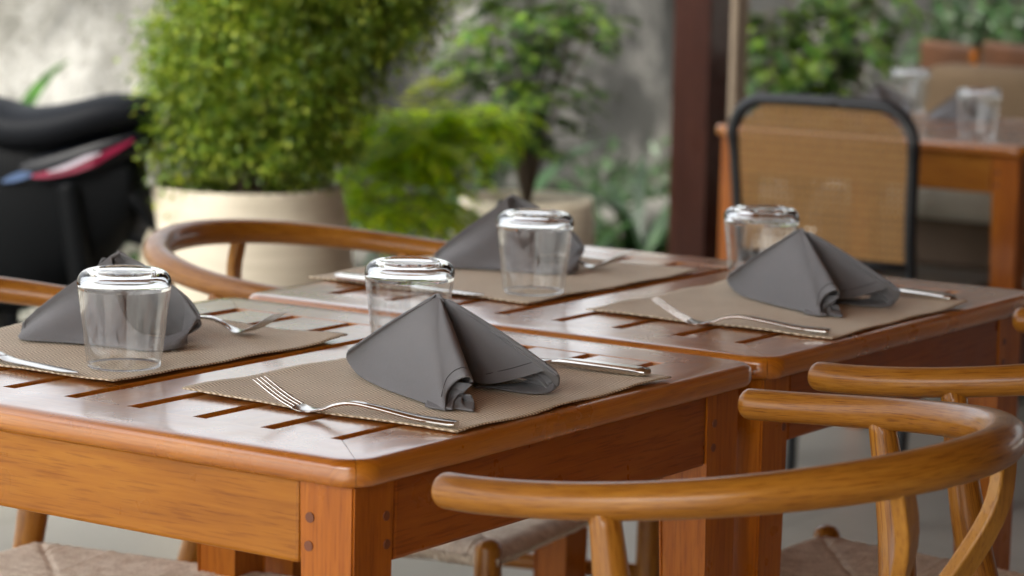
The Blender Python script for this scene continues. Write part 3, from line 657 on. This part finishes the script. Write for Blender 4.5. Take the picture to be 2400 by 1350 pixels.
# ---------------------------------------------------------------- wooden chairs with a bent top rail
def chair():
    t = thing('wooden_armchair')
    W, D, za, zb, fl = .597, .360, .739, .775, .126
    P = []
    for a in np.linspace(0, PI, 61):
        x, y = W/2*math.cos(a), -D*math.sin(a); sy = math.sin(a)
        P.append((x*(1-fl*(1-sy)), y, za+(zb-za)*sy**1.5))
    P = np.array(P); s = np.sin(np.linspace(0, PI, 61))
    tube('top_rail', P, .0165+.004*s**3, .0155+.0035*s**3, ash_uv, t, seg=24)
    def rp(x_sign, yy):   # point of the rail underside at local y
        i = np.abs((P[:,1]-yy)+(P[:,0]*x_sign < 0)*9).argmin(); return P[i]
    for sg in (-1, 1):
        top = rp(sg, -.150)+[0,0,-.004]
        path = catmull([(sg*.225,-.310,0.0), (sg*.222,-.262,.20), (sg*.218,-.200,.40), (sg*.226,-.185,.50), (sg*.252,-.168,.62), tuple(top)], 40)
        rad = np.interp(np.linspace(0,1,40), [0,.35,.6,.8,1], [.0125,.0185,.021,.0185,.0135])
        tube('rear_leg', path, rad, rad*.95, ash_uv, t, seg=18, cap=False, up=(0,1,0))
        tube('front_leg', catmull([(sg*.252,.245,0),(sg*.252,.245,.25),(sg*.252,.245,.442)], 16), np.interp(np.linspace(0,1,16), [0,.6,1], [.012,.0185,.017]), None, ash_uv, t, seg=18, up=(0,1,0))
        tube('side_rung', catmull([(sg*.252,.245,.30),(sg*.236,-.07,.295),(sg*.221,-.235,.29)], 12), .0105, .0125, ash_uv, t, cap=False)
    tube('rung', [(-.252,.245,.22),(0,.150,.22),(.252,.245,.22)], .0105, .0125, ash_uv, t, cap=False, up=(0,0,1))
    tube('rung', [(-.221,-.275,.23),(0,-.275,.23),(.221,-.275,.23)], .0105, .0125, ash_uv, t, cap=False)
    # forked splat: a flat stem that splits in two prongs meeting the rail
    def plank(pts, w0, w1, th=.0065):
        C = catmull(pts, 22); V = []; F = []
        for i, c in enumerate(C):
            w_ = w0+(w1-w0)*i/21; T = C[min(i+1,21)]-C[max(i-1,0)]; T /= np.linalg.norm(T); side = np.cross(T, [0,-1,.25]); side /= np.linalg.norm(side); nn = np.cross(side, T)
            for a, b in ((-1,-1),(1,-1),(1,1),(-1,1)): V.append(c+side*a*w_/2+nn*b*th)
        for i in range(21):
            for k in range(4): F.append((i*4+k, i*4+(k+1)%4, i*4+4+(k+1)%4, i*4+4+k))
        F += [(3,2,1,0), tuple(84+k for k in range(4))]
        return V, F, [(c[2], c[0]) for c in V]
    parts = []
    for sg in (-1, 1):
        a = rp(sg, -.341)
        parts.append(plank([(sg*.010,-.190,.43),(sg*.016,-.225,.50),(sg*.045,-.285,.60),(sg*.085,-.335,.70),(sg*.105,a[1]+.004,a[2]-.006)], .030, .027))
    V, F, U = join_data(parts); o = mk('forked_splat', V, F, ash_z, t); m = o.modifiers.new('bev', 'BEVEL'); m.width = .0025; m.segments = 2
    # cord seat: frame rails wrapped by cord, dipping towards the middle, four triangular fields
    fx, bx, fy, by = .262, .212, .265, -.175
    def edge(u, v):  # u,v in -1..1
        y = by+(fy-by)*(v+1)/2; hx = bx+(fx-bx)*(v+1)/2; return hx*u, y
    n = 280; V = []; F = {0: [], 1: []}; jt = rng.normal(size=(4, 90))*.0004
    for j in range(n+1):
        for i in range(n+1):
            u, v = 2*i/n-1, 2*j/n-1; x, y = edge(u, v); m_ = max(abs(u), abs(v))
            z = .436+.010*m_**2-.016*max(0, m_-.88)**2/.0144
            z += -.0025*math.exp(-((abs(u)-abs(v))/.03)**2)
            q_ = (x if abs(v) > abs(u) else y)/.0078; z += .0016*abs(math.sin(PI*q_))**.6+jt[(0 if abs(v) > abs(u) else 2)+(1 if u+v > 0 else 0), int(q_) % 90]
            V.append((x, y, z))
    for j in range(n):
        for i in range(n):
            u, v = 2*(i+.5)/n-1, 2*(j+.5)/n-1; F[0 if abs(v) > abs(u) else 1].append((j*(n+1)+i, j*(n+1)+i+1, (j+1)*(n+1)+i+1, (j+1)*(n+1)+i))
    mF = mk('seat', V, F[0]+F[1], cord_b, t, True); mF.data.materials.append(cord_a)
    for k, pl in enumerate(mF.data.polygons): pl.material_index = 0 if k < len(F[0]) else 1
    # swap: cords of front/back fields run fore-aft, side fields run across
    mF.modifiers.new('thick', 'SOLIDIFY').thickness = .026
    return t
ca = chair(); ca.location = (.266, -.086, 0); ca.rotation_euler.z = .013
cb = copy_tree(ca); cb.location = (.978, -.056, 0); cb.rotation_euler.z = .01
cc = copy_tree(ca); cc.location = (1.160, .790, 0); cc.rotation_euler.z = 3.28; cc.scale.z = .968
ce = copy_tree(ca); ce.location = (.430, .790, 0); ce.rotation_euler.z = 3.20; ce.scale.z = .968
gc = 'bent-rail wooden armchairs'
tag(ca, 'wooden chair with curved top rail at the lower right, nearest the camera', 'chair', gc)
tag(cb, 'wooden chair cut off by the right edge, its armrest just above the nearest chair', 'chair', gc)
tag(cc, 'wooden chair behind the tables in front of the large cream planter', 'chair', gc)
tag(ce, 'wooden chair at the left edge behind the left napkin', 'chair', gc)

# ---------------------------------------------------------------- black framed cane chair
def cane_chair():
    t = thing('cane_chair', (3.13, 1.203, 0), 0, 'black framed chair with woven cane back at the background table', 'chair')
    hw = .202; zt, zb = .835, .525; xo = -.045
    # frame local: chair faces +x, back plane near x=0 leaning
    def lean(z): return -.01-.10*max(0, (z-.45))*.9
    pts = [(-hw*1.0+.022, .02)]
    path = []
    path += [(-.02, hw*.93, .0), (-.01, hw*.93, .25), (-.003, hw*.93, .45)]; path.append((lean(.6), hw*.955, .6)); path.append((lean(.72), hw*.985, .72))
    for k in range(0, 7):
        a = k/6*PI/2; path.append((lean(.80), hw-.075+.075*math.cos(a)+.0, zt-.075+.075*math.sin(a)))
    path2 = [(x, -y, z) for x, y, z in reversed(path)]
    path = path+[(lean(.84), 0, zt+.003)]+path2
    C = catmull(path, 240); tube('bent_frame', C, .0125, None, black_frame, t, seg=16, up=(.02,1,.01))
    tube('lower_rail', [(lean(zb)+.002, -hw*.93, zb-.005), (lean(zb)+.002, 0, zb-.005), (lean(zb)+.002, hw*.93, zb-.005)], .011, None, black_frame, t, cap=False)
    V = []; n = 16
    for j in range(n+1):
        z = zb+(zt-.004-zb)*j/n
        hwz = hw*np.interp(z, [.50,.6,.72,.79,.835], [.925,.95,.965,.88,.58])
        for i in range(n+1): V.append((lean(z)-.004+.006*(1-(2*i/n-1)**2)*0, -hwz+2*hwz*i/n, z))
    F = [(j*(n+1)+i, j*(n+1)+i+1, (j+1)*(n+1)+i+1, (j+1)*(n+1)+i) for j in range(n) for i in range(n)]
    mk('cane_panel', V, F, cane, t)
    box('seat', (.0, .42, -.215, .215, .43, .455), cane, t, bev=.01)
    box('seat_frame', (-.005, .43, -.225, .225, .445, .465), black_frame, t, bev=.008)
    for sg in (-1, 1): tube('front_leg', [(.25, sg*.19, .45), (.25, sg*.195, .22), (.25, sg*.2, .0)], .012, None, black_frame, t)
    return t
cane_chair()

# ---------------------------------------------------------------- sofa and chairs beyond the background table
brown_m = plain('brown_wood', (.12,.045,.015), .5)
def sofa():
    c = PD(2300, 300, 7.3); t = thing('sofa', (4.75, 1.0, 0), 0, 'low upholstered sofa with beige back behind the background table', 'sofa')
    box('base', (-.25, .45, -1.3, .95, .08, .30), post_m, t, bev=.01)
    box('trim', (-.262, .45, -1.3, .95, .305, .33), pale_cush, t, bev=.004)
    for k in range(3):
        y0 = -1.29+k*.75; box('seat_cushion', (-.30, .40, y0+.01, y0+.73, .335, .47), taupe, t, bev=.04, seg=4, smooth=True)
    for k in range(3):
        y0 = -1.28+k*.75; box('back_cushion', (.28, .46, y0+.01, y0+.73, .475, .80), beige_fabric, t, bev=.05, seg=4, smooth=True)
    return t
sofa()
pc2 = box('seat_pillow', (-.16,.16,-.24,.24,0,.12), pale_cush, bev=.055, seg=5, smooth=True); p = PZ(2235, 505, .475); pc2.location = (p[0], p[1], .475); tag(pc2, 'pale grey pillow lying on the sofa, seen under the background table', 'pillow')
def slat_chair(px, py, label):
    p = PD(px, py, 8.8); t = thing('slat_back_chair', (p[0], p[1], 0), R(-42), label, 'chair', 'brown wooden chairs behind the sofa')
    for sg in (-1, 1):
        tube('leg', [(0, sg*.17, 0), (0, sg*.18, .45), (-.03, sg*.19, .78)], .016, None, wood_z, t); tube('leg', [(.38, sg*.17, 0), (.38, sg*.18, .44)], .016, None, wood_z, t)
    box('seat', (-.02, .42, -.2, .2, .44, .47), wood_y, t, bev=.01)
    for k in range(5): box('back_slat', (-.04, -.02, -.155+k*.066, -.112+k*.066, .50, .72), brown_m, t, bev=.004)
    box('back_rail', (-.05, -.01, -.2, .2, .70, .80), brown_m, t, bev=.012)
    return t
slat_chair(2245, 150, 'brown wooden chair back showing above the sofa, left one'); slat_chair(2392, 158, 'brown wooden chair back at the right edge above the sofa')

# ---------------------------------------------------------------- planters and plants
def mesh_fast(name, V, F, mat, parent=None):
    V = np.asarray(V, np.float32); F = np.asarray(F, np.int32); me = bpy.data.meshes.new(name); k = F.shape[1]
    me.vertices.add(len(V)); me.vertices.foreach_set('co', V.ravel()); me.loops.add(F.size); me.loops.foreach_set('vertex_index', F.ravel())
    me.polygons.add(len(F)); me.polygons.foreach_set('loop_start', np.arange(0, F.size, k, dtype=np.int32)); me.update(); me.validate()
    if mat: me.materials.append(mat)
    o = bpy.data.objects.new(name, me); COL.objects.link(o)
    if parent: o.parent = parent
    return o
def leaves(P, D, Nn, L, W):
    """one diamond leaf per row: base P, direction D, normal Nn, length L, width W (slightly folded)"""
    D = D/np.linalg.norm(D, axis=1)[:,None]; S = np.cross(D, Nn); S /= (np.linalg.norm(S, axis=1)[:,None]+1e-9); U = np.cross(S, D)
    L = np.asarray(L)[:,None]; W = np.asarray(W)[:,None]
    a = P; b = P+D*L*.45+S*W/2+U*W*.15; c = P+D*L-U*L*.08; d = P+D*L*.45-S*W/2+U*W*.15
    V = np.stack([a,b,c,d], 1).reshape(-1,3); F = np.arange(len(V)).reshape(-1,4); return V, F
def planter(name, c, prof, label, mat=cream, soilz=None, soilr=None):
    t = thing(name, (c[0], c[1], 0), 0, label, 'planter'); lathe('pot_wall', prof, mat, t, seg=72)
    if soilz:
        V = [(0,0,soilz)]+[(soilr*math.cos(a), soilr*math.sin(a), soilz+.008*math.sin(5*a)) for a in np.linspace(0, 2*PI, 40, endpoint=False)]
        mk('soil', V, [(0, i+1, (i+1)%40+1) for i in range(40)], soil, t)
    return t
c1 = PD(578, 440, 6.05); 
big = [(.001,.0),(.15,.0),(.19,.06),(.222,.16),(.232,.27),(.234,.37),(.229,.46),(.219,.53),(.207,.58),(.203,.597),(.200,.602),(.194,.600),(.191,.588),(.200,.53),(.208,.46)]
planter('round_planter', c1, big, 'large round cream planter holding the fine-leaved bush', soilz=.56, soilr=.198)
def clump_bush(name, base, blobs, n, mat, L, W, label, cat, stems, dens=1.0, droop=.3):
    t = thing(name, tuple(base), 0, label, cat); base = np.array(base); V, F = [], []
    # twigs reach random points of the blobs; leaves sit in clusters round the twig ends
    vol = np.array([b[1][0]*b[1][1]*b[1][2] for b in blobs]); pr = vol/vol.sum()
    nc = n//45; k = rng.choice(len(blobs), nc, p=pr)
    dirs = rng.normal(size=(nc,3)); dirs /= np.linalg.norm(dirs, axis=1)[:,None]; rad = rng.random(nc)**(1/2.2)*(1+.30*rng.random(nc)**5)
    cen = np.array([blobs[i][0] for i in k])+dirs*rad[:,None]*np.array([blobs[i][1] for i in k])
    cs = .010+.026*rng.random(nc)
    idx = np.repeat(np.arange(nc), 45); P = cen[idx]+rng.normal(size=(len(idx),3))*cs[idx][:,None]
    D = (P-cen[idx])/cs[idx][:,None]*.5+rng.normal(size=P.shape)*.6+dirs[idx]*.5; D[:,2] -= droop
    Nn = rng.normal(size=P.shape)*.5+np.array([0,0,1.])
    V, F = leaves(P-base, D, Nn, L*(.6+.8*rng.random(len(P))), W*(.6+.8*rng.random(len(P))))
    mesh_fast('foliage', V, F, mat, t)
    parts = []
    for i in range(stems):
        e_ = cen[rng.integers(nc)]-base; mid = e_*np.array([.35,.35,.5])+rng.normal(size=3)*.02; st = np.array([rng.normal()*.03, rng.normal()*.03, 0])
        parts.append(tube_data(catmull([st, mid, e_], 10), np.linspace(.007,.0015,10), None, 6, False))
    Vv, Ff, Uu = join_data(parts); mk('stems', Vv, Ff, bark, t, True, Uu)
    return t
def blob(px, py, d, rx, ry, rdepth=None):
    s = d/FPX; c = PD(px, py, d); r_ = rx*s; rd = rdepth or r_; return (c, np.array([ (r_*.56+rd*.83)/1.2, (r_*.83+rd*.56)/1.2, ry*s]))
b0 = (c1[0], c1[1], .56)
clump_bush('fine_leaved_bush', b0, [blob(590,330,6.05,225,110), blob(560,210,6.05,190,150), blob(540,60,6.05,140,150), blob(640,120,6.05,250,220), blob(780,20,6.05,220,150), blob(900,-20,6.0,130,110), blob(640,-120,6.05,260,160), blob(420,400,5.95,80,50), blob(395,300,5.95,55,80), blob(700,330,6.05,120,110)],
           80000, leaf_bush, .0145, .0085, 'dense light green fine-leaved bush growing in the large cream planter', 'bush', 60, droop=.7)
c2 = PD(1235, 440, 7.2)
med = [(.001,0),(.13,0),(.155,.05),(.170,.16),(.176,.28),(.175,.40),(.171,.45),(.168,.465),(.160,.465),(.158,.44),(.160,.40)]
planter('round_planter', c2, med, 'smaller cream planter behind the middle tumbler, holding a thin-stemmed tree', soilz=.43, soilr=.161)
# fronds: a curved rachis with paired leaflets
def frond(P0, dirv, length, up0, droop, nl, ll, lw, taper=True):
    d = np.array(dirv, float); d[2] = 0; d /= np.linalg.norm(d)+1e-9; pts = []
    p = np.array(P0, float); a = up0
    for i in range(nl+1):
        pts.append(p.copy()); p = p+(d*math.cos(a)+np.array([0,0,1])*math.sin(a))*length/nl; a -= droop/nl
    pts = np.array(pts); T = np.gradient(pts, axis=0); T /= np.linalg.norm(T, axis=1)[:,None]
    side = np.cross(T, [0,0,1.]); side /= np.linalg.norm(side, axis=1)[:,None]+1e-9; nn = np.cross(side, T)
    Ps, Ds, Ns, Ls, Ws = [], [], [], [], []
    for i in range(max(1, nl//6), nl+1):
        f_ = i/nl; k = math.sin(PI*(.18+.78*f_)) if taper else 1
        for sg in (-1, 1):
            Ps.append(pts[i]); Ds.append(side[i]*sg+T[i]*.55+rng.normal(size=3)*.12+np.array([0,0,-.15])); Ns.append(nn[i]+rng.normal(size=3)*.2); Ls.append(ll*k*(.85+.3*rng.random())); Ws.append(lw*(.6+.4*k))
    V, F = leaves(np.array(Ps), np.array(Ds), np.array(Ns), Ls, Ws)
    return pts, V, F
def frond_plant(name, base, label, cat, fronds, mat, stemr=.003, trunk=None, extra=None):
    t = thing(name, tuple(base), 0, label, cat); base = np.array(base); VV, FF, st = [], [], []; o = 0
    for fr in fronds:
        pts, V, F = frond(*fr); VV.append(V-base); FF.append(F+o); o += len(V)
        st.append(tube_data(pts-base, np.linspace(stemr, stemr*.3, len(pts)), None, 5, False))
    mesh_fast('foliage', np.vstack(VV), np.vstack(FF), mat, t)
    if trunk is not None:
        for path, r0, r1 in trunk: st.append(tube_data(catmull(np.array(path)-base, 16), np.linspace(r0, r1, 16), None, 8, False))
    V, F, U = join_data(st); mk('stems', V, F, bark, t, True, U)
    return t
def rnd_dir(): a = rng.random()*2*PI; return (math.cos(a), math.sin(a), 0)
# thin tree in planter 2
b2_ = np.array([c2[0], c2[1], .43]); fr = []; tr = []
tips = [(1130,60),(1200,20),(1290,40),(1360,30),(1110,150),(1180,130),(1260,150),(1330,90),(1220,220),(1290,230),(1150,260),(1230,300),(1390,70),(1240,-40),(1330,-50),(1140,-60),(1270,330),(1180,330),(1190,200)]
for (x, y) in tips:
    tp = PD(x, y, 7.2+rng.normal()*.08); tr.append(([b2_, lerp(b2_, tp, .4)*[1,1,1]+[0,0,.06], tp], .006, .002))
    for q in range(9): fr.append((tp+rng.normal(size=3)*.03, rnd_dir(), .12+.06*rng.random(), .5*rng.random()-.1, .9, 8, .040, .019))
tr.append(([b2_, b2_+[.0,.01,.15], PD(1215, 220, 7.2)], .012, .006))
frond_plant('thin_stemmed_tree', b2_, 'small tree with loose pinnate leaves growing in the smaller cream planter', 'tree', fr, leaf_tree, .0015, tr)
# bright fern between the planters
bf = PD(930, 640, 6.6); bf[2] = 0; fr = []
for k in range(140):
    px_, py_ = rng.uniform(825, 1150), rng.uniform(270, 525)
    if px_ < 830 or px_ > 1150 or py_ < 270 or py_ > 520 or (px_ > 1040 and py_ > 350) or (px_ < 880 and py_ < 330): continue
    tp = PD(px_, py_, 6.6+rng.normal()*.12)
    for q in range(3): fr.append((tp, rnd_dir(), .12+.07*rng.random(), .7*rng.random(), 1.3, 15, .034, .012))
tr = [([bf, lerp(bf, PD(x, y, 6.6), .5)+[0,0,.05], PD(x, y, 6.6)], .006, .002) for x, y in ((860,420),(920,350),(980,300),(1060,330),(1120,300),(1000,450),(900,500),(950,260))]
frond_plant('feathery_fern', bf, 'bright yellow-green feathery fern between the two cream planters', 'fern', fr, leaf_fern, .0016, tr)
bf = PD(1010, 640, 6.9); bf[2] = 0; fr = []
for (x, y) in ((1000,215),(1020,240),(990,250),(1010,290),(1160,320),(1030,200),(960,500),(985,515)): 
    tp = PD(x, y, 6.75)
    for q in range(5): fr.append((tp, rnd_dir(), .07, .8*rng.random(), .8, 8, .03, .010))
frond_plant('yellow_shrub', bf, 'yellow-leaved shrub sprigs rising above the feathery fern', 'shrub', fr, leaf_yel, .0015, [([bf, PD(1005, 400, 6.8), PD(1010, 240, 6.75)], .004, .002)])
# white stone pot in front of planter 2
p = PD(1128, 460, 6.85); wp = lathe('stone_pot', [(.001,0),(.062,0),(.074,.02),(.078,.2),(.078,.40),(.072,.438),(.060,.452),(.03,.457),(.001,.458)], white_stone, None, 40, .03); wp.location = (p[0], p[1], 0); tag(wp, 'rough white stone cylinder beside the smaller cream planter', 'pot')
# tree by the column, behind the cane chair
p = PD(1890, 240, 8.6); base = np.array([p[0], p[1], 0.]); fr = []; tr = []
for (x, y) in ((1800,20),(1860,60),(1920,10),(1990,60),(2040,110),(1780,110),(1840,130),(1900,140),(1960,150),(1830,200),(1900,210),(1960,215),(1850,-40),(1960,-40),(2050,30),(1800,170),(2060,-20),(1870,170)):
    tp = PD(x, y, 8.6+rng.normal()*.1); tr.append(([base+[0,0,.3], lerp(base, tp, .6), tp], .006, .002))
    for q in range(8): fr.append((tp+rng.normal(size=3)*.04, rnd_dir(), .16+.08*rng.random(), .4*rng.random()-.2, 1.0, 8, .058, .026))
tr.append(([base, base+[0,.02,.35], PD(1890, 100, 8.6)], .02, .01))
frond_plant('leafy_tree', base, 'leafy tree rising behind the black cane chair', 'tree', fr, leaf_tree, .002, tr)
p = PD(2320, 100, 10.0); base = np.array([p[0], p[1], 0.]); fr = []
for (x, y) in ((2220,60),(2260,100),(2310,50),(2350,90),(2390,40),(2400,110),(2280,20),(2350,0),(2410,-20),(2300,130),(2240,30)):
    tp = PD(x, y, 10.0)
    for q in range(8): fr.append((tp+rng.normal(size=3)*.05, rnd_dir(), .18+.08*rng.random(), .4*rng.random()-.2, 1.0, 8, .065, .028))
frond_plant('far_shrub', base, 'dim green shrub at the upper right corner above the sofa', 'shrub', fr, leaf_dark, .002, [([base, PD(2320, 100, 10.0)], .02, .01)])
# strap-leaved plants
def strappy(base, n, L, W, mat, label, spread=.5, lean=(0,0)):
    t = thing('strap_leaved_plant', tuple(base), 0, label, 'plant', 'strap-leaved plants along the wall'); V, F = [], []
    for k in range(n):
        a = rng.random()*2*PI; d = np.array([math.cos(a), math.sin(a), 0])+np.array([lean[0], lean[1], 0]); up = 1.45-spread*rng.random(); dr_ = 1.2+.9*rng.random(); l = L*(.6+.5*rng.random()); p_ = np.array([rng.normal()*.02, rng.normal()*.02, 0.]); an = up; m = 12; side = np.array([-math.sin(a), math.cos(a), 0])
        o = len(V)
        for i in range(m+1):
            w_ = W*math.sin(PI*min(1, .25+.75*i/m))**.7/2+.0008; V += [p_-side*w_, p_+side*w_]; p_ = p_+(d*math.cos(an)+np.array([0,0,1])*math.sin(an))*l/m; an -= dr_/m
        for i in range(m): F.append((o+2*i, o+2*i+1, o+2*i+3, o+2*i+2))
    mk('blades', V, F, mat, t, True); return t
def gb(px, d, z=0): p_ = PD(px, 500, d); return (p_[0], p_[1], z)
strappy(gb(1510, 8.6), 46, .62, .035, leaf_dark, 'dark strap-leaved clump just left of the red-brown post')
strappy(gb(1330, 8.0), 26, .62, .04, leaf_mat('mid_blade', (.02,.07,.012), (.045,.12,.02), (.08,.17,.035)), 'light green strap-leaved plant beside the smaller cream planter')
strappy(gb(-85, 7.4), 26, 1.15, .06, leaf_mat('left_blade', (.04,.13,.01), (.08,.2,.02), (.13,.27,.04)), 'broad green leaves arching in at the upper left edge', .35)
strappy(gb(1110, 8.2), 16, .95, .045, leaf_dark, 'dark blades rising behind the thin-stemmed tree', .4)
# low leafy ground cover along the wall foot
P = []; 
for k in range(2200):
    x = rng.uniform(2.5, 8.0); y = rng.uniform(3.95, 4.55); P.append((x, y, abs(rng.normal())*.10))
P = np.array(P); V, F = leaves(P, rng.normal(size=P.shape)+[0,0,.8], rng.normal(size=P.shape)+[0,0,1], .04+.05*rng.random(len(P)), .02+.02*rng.random(len(P)))
o = mesh_fast('ground_cover', V, F, leaf_dark); tag(o, 'low leafy ground cover at the foot of the wall', 'ground cover', kind='stuff')

# ---------------------------------------------------------------- parked motorbike
def motorbike():
    o = PD(150, 480, 6.0); ang = math.atan2(.25, -.97)      # local +x: front of the bike (to the left)
    r_ = np.array([math.cos(YAW), math.sin(YAW), 0]); fwd = -r_
    rz = math.atan2(fwd[1], fwd[0])+R(-6)
    t = thing('motorbike', (o[0], o[1], 0), rz, 'black motorbike with red and white tail stripe parked at the left edge', 'motorbike')
    # local x forward, y left (away from camera for this heading), z up ; px 150 -> x=0, 1 px = .908 mm
    def X(px): return -(px-150)*6.0/FPX
    def zz(py, px=150): return PD(px, py, 6.0)[2]
    def loft(name, secs, mat, seg=18):
        """secs: (x, z centre, half height, half width)"""
        C = catmull([(a, b, c, d) for a, b, c, d in secs], 28); V = []; F = []
        for (x, z, h, w_) in C:
            for k in range(seg):
                an = 2*PI*k/seg; ca, sa = math.cos(an), math.sin(an); V.append((x, w_*math.copysign(abs(ca)**.75, ca), z+h*math.copysign(abs(sa)**.75, sa)))
        for i in range(27):
            for k in range(seg): F.append((i*seg+k, i*seg+(k+1)%seg, (i+1)*seg+(k+1)%seg, (i+1)*seg+k))
        F += [tuple(range(seg-1,-1,-1)), tuple(27*seg+k for k in range(seg))]
        return mk(name, V, F, mat, t, True)
    loft('seat', [(X(372), zz(262), .02, .05), (X(330), zz(252), .032, .09), (X(250), zz(262), .042, .12), (X(150), zz(290), .045, .13), (X(60), zz(300), .045, .13), (X(-20), zz(285), .05, .12), (X(-120), zz(275), .04, .09)], black_seat)
    loft('tail_cowl', [(X(385), zz(300), .012, .03), (X(340), zz(318), .035, .07), (X(250), zz(352), .05, .10), (X(130), zz(395), .06, .115), (X(20), zz(420), .07, .11), (X(-120), zz(400), .08, .10)], black_paint)
    loft('body', [(X(330), zz(430), .08, .07), (X(250), zz(460), .15, .09), (X(150), zz(490), .19, .11), (X(60), zz(500), .21, .12), (X(-80), zz(500), .22, .12), (X(-250), zz(480), .2, .12), (X(-420), zz(430), .14, .09)], black_plastic)
    def stripe(name, pts, mat, h, yo=.004):
        C = catmull([(X(a), 0, zz(b)) for a, b in pts], 20); V = []; F = []
        yv = np.interp(C[:,0], [X(385), X(340), X(250), X(130), X(20), X(-120)][::1], [.034,.075,.104,.12,.115,.105])
        for s in (1,-1):
            V = []; F = []
            for i, c in enumerate(C):
                hh = h*math.sin(PI*(.08+.84*i/19))
                for q in (-hh, hh): V.append((c[0], s*(yv[i]+yo), c[2]+q))
            for i in range(19):
                a = i*2; F.append((a, a+2, a+3, a+1))
            oo = mk(name, V, F, mat, t); oo.modifiers.new('thick', 'SOLIDIFY').thickness = .003
    stripe('red_stripe', [(338,312),(290,340),(230,372),(160,392),(112,400)], red_lens, .010)
    stripe('white_decal', [(268,342),(235,355),(190,376),(150,388)], white_dec, .005, .0085)
    stripe('blue_decal', [(112,395),(80,402),(40,415)], blue_dec, .009)
    def wheel(x, R_):
        wl = thing('wheel', (x, 0, R_)); wl.parent = t
        C = [(R_*math.cos(a)*.9, 0, R_*math.sin(a)*.9) for a in np.linspace(0, 2*PI, 49)]
        tube('tyre', C, .045, .03, rubber, wl, seg=14, cap=False, up=(0,1,0)); C = [(R_*math.cos(a)*.74, 0, R_*math.sin(a)*.74) for a in np.linspace(0, 2*PI, 49)]
        tube('rim', C, .02, .012, black_paint, wl, seg=10, cap=False, up=(0,1,0))
        for k in range(5): a = 2*PI*k/5; tube('spoke', [(0,0,0),(R_*.72*math.cos(a),0,R_*.72*math.sin(a))], .012, None, black_paint, wl, seg=8, cap=False, up=(0,1,0))
        tube('hub', [(0,-.05,0),(0,.05,0)], .035, None, steel, wl)
        return wl
    wheel(X(255), .29); wheel(X(255)+1.25, .29)
    loft('rear_fender', [(X(400), zz(560), .02, .06), (X(350), zz(470), .03, .07), (X(290), zz(440), .02, .07), (X(200), zz(450), .02, .06)], black_plastic)
    tube('tail_light', [(X(350), -.03, zz(322)), (X(350), .03, zz(322))], .012, None, red_lens, t)
    tube('shock', [(X(240), .11, .32), (X(190), .11, .60)], .026, None, black_plastic, t); tube('shock', [(X(240), -.11, .32), (X(190), -.11, .60)], .026, None, black_plastic, t)
    tube('exhaust', catmull([(X(-100), .13, .30), (X(60), .14, .27), (X(200), .15, .33), (X(300), .15, .38)], 20), np.interp(np.linspace(0,1,20), [0,.4,.5,1], [.018,.02,.045,.04]), None, black_paint, t)
    tube('fork_leg', [(X(255)+1.25, .07, .29), (X(255)+1.0, .07, .95)], .02, None, steel, t); tube('fork_leg', [(X(255)+1.25, -.07, .29), (X(255)+1.0, -.07, .95)], .02, None, steel, t)
    tube('handlebar', catmull([(X(255)+.85, -.34, 1.02), (X(255)+.98, -.1, 1.0), (X(255)+.98, .1, 1.0), (X(255)+.85, .34, 1.02)], 20), .012, None, black_plastic, t)
    return t
motorbike()
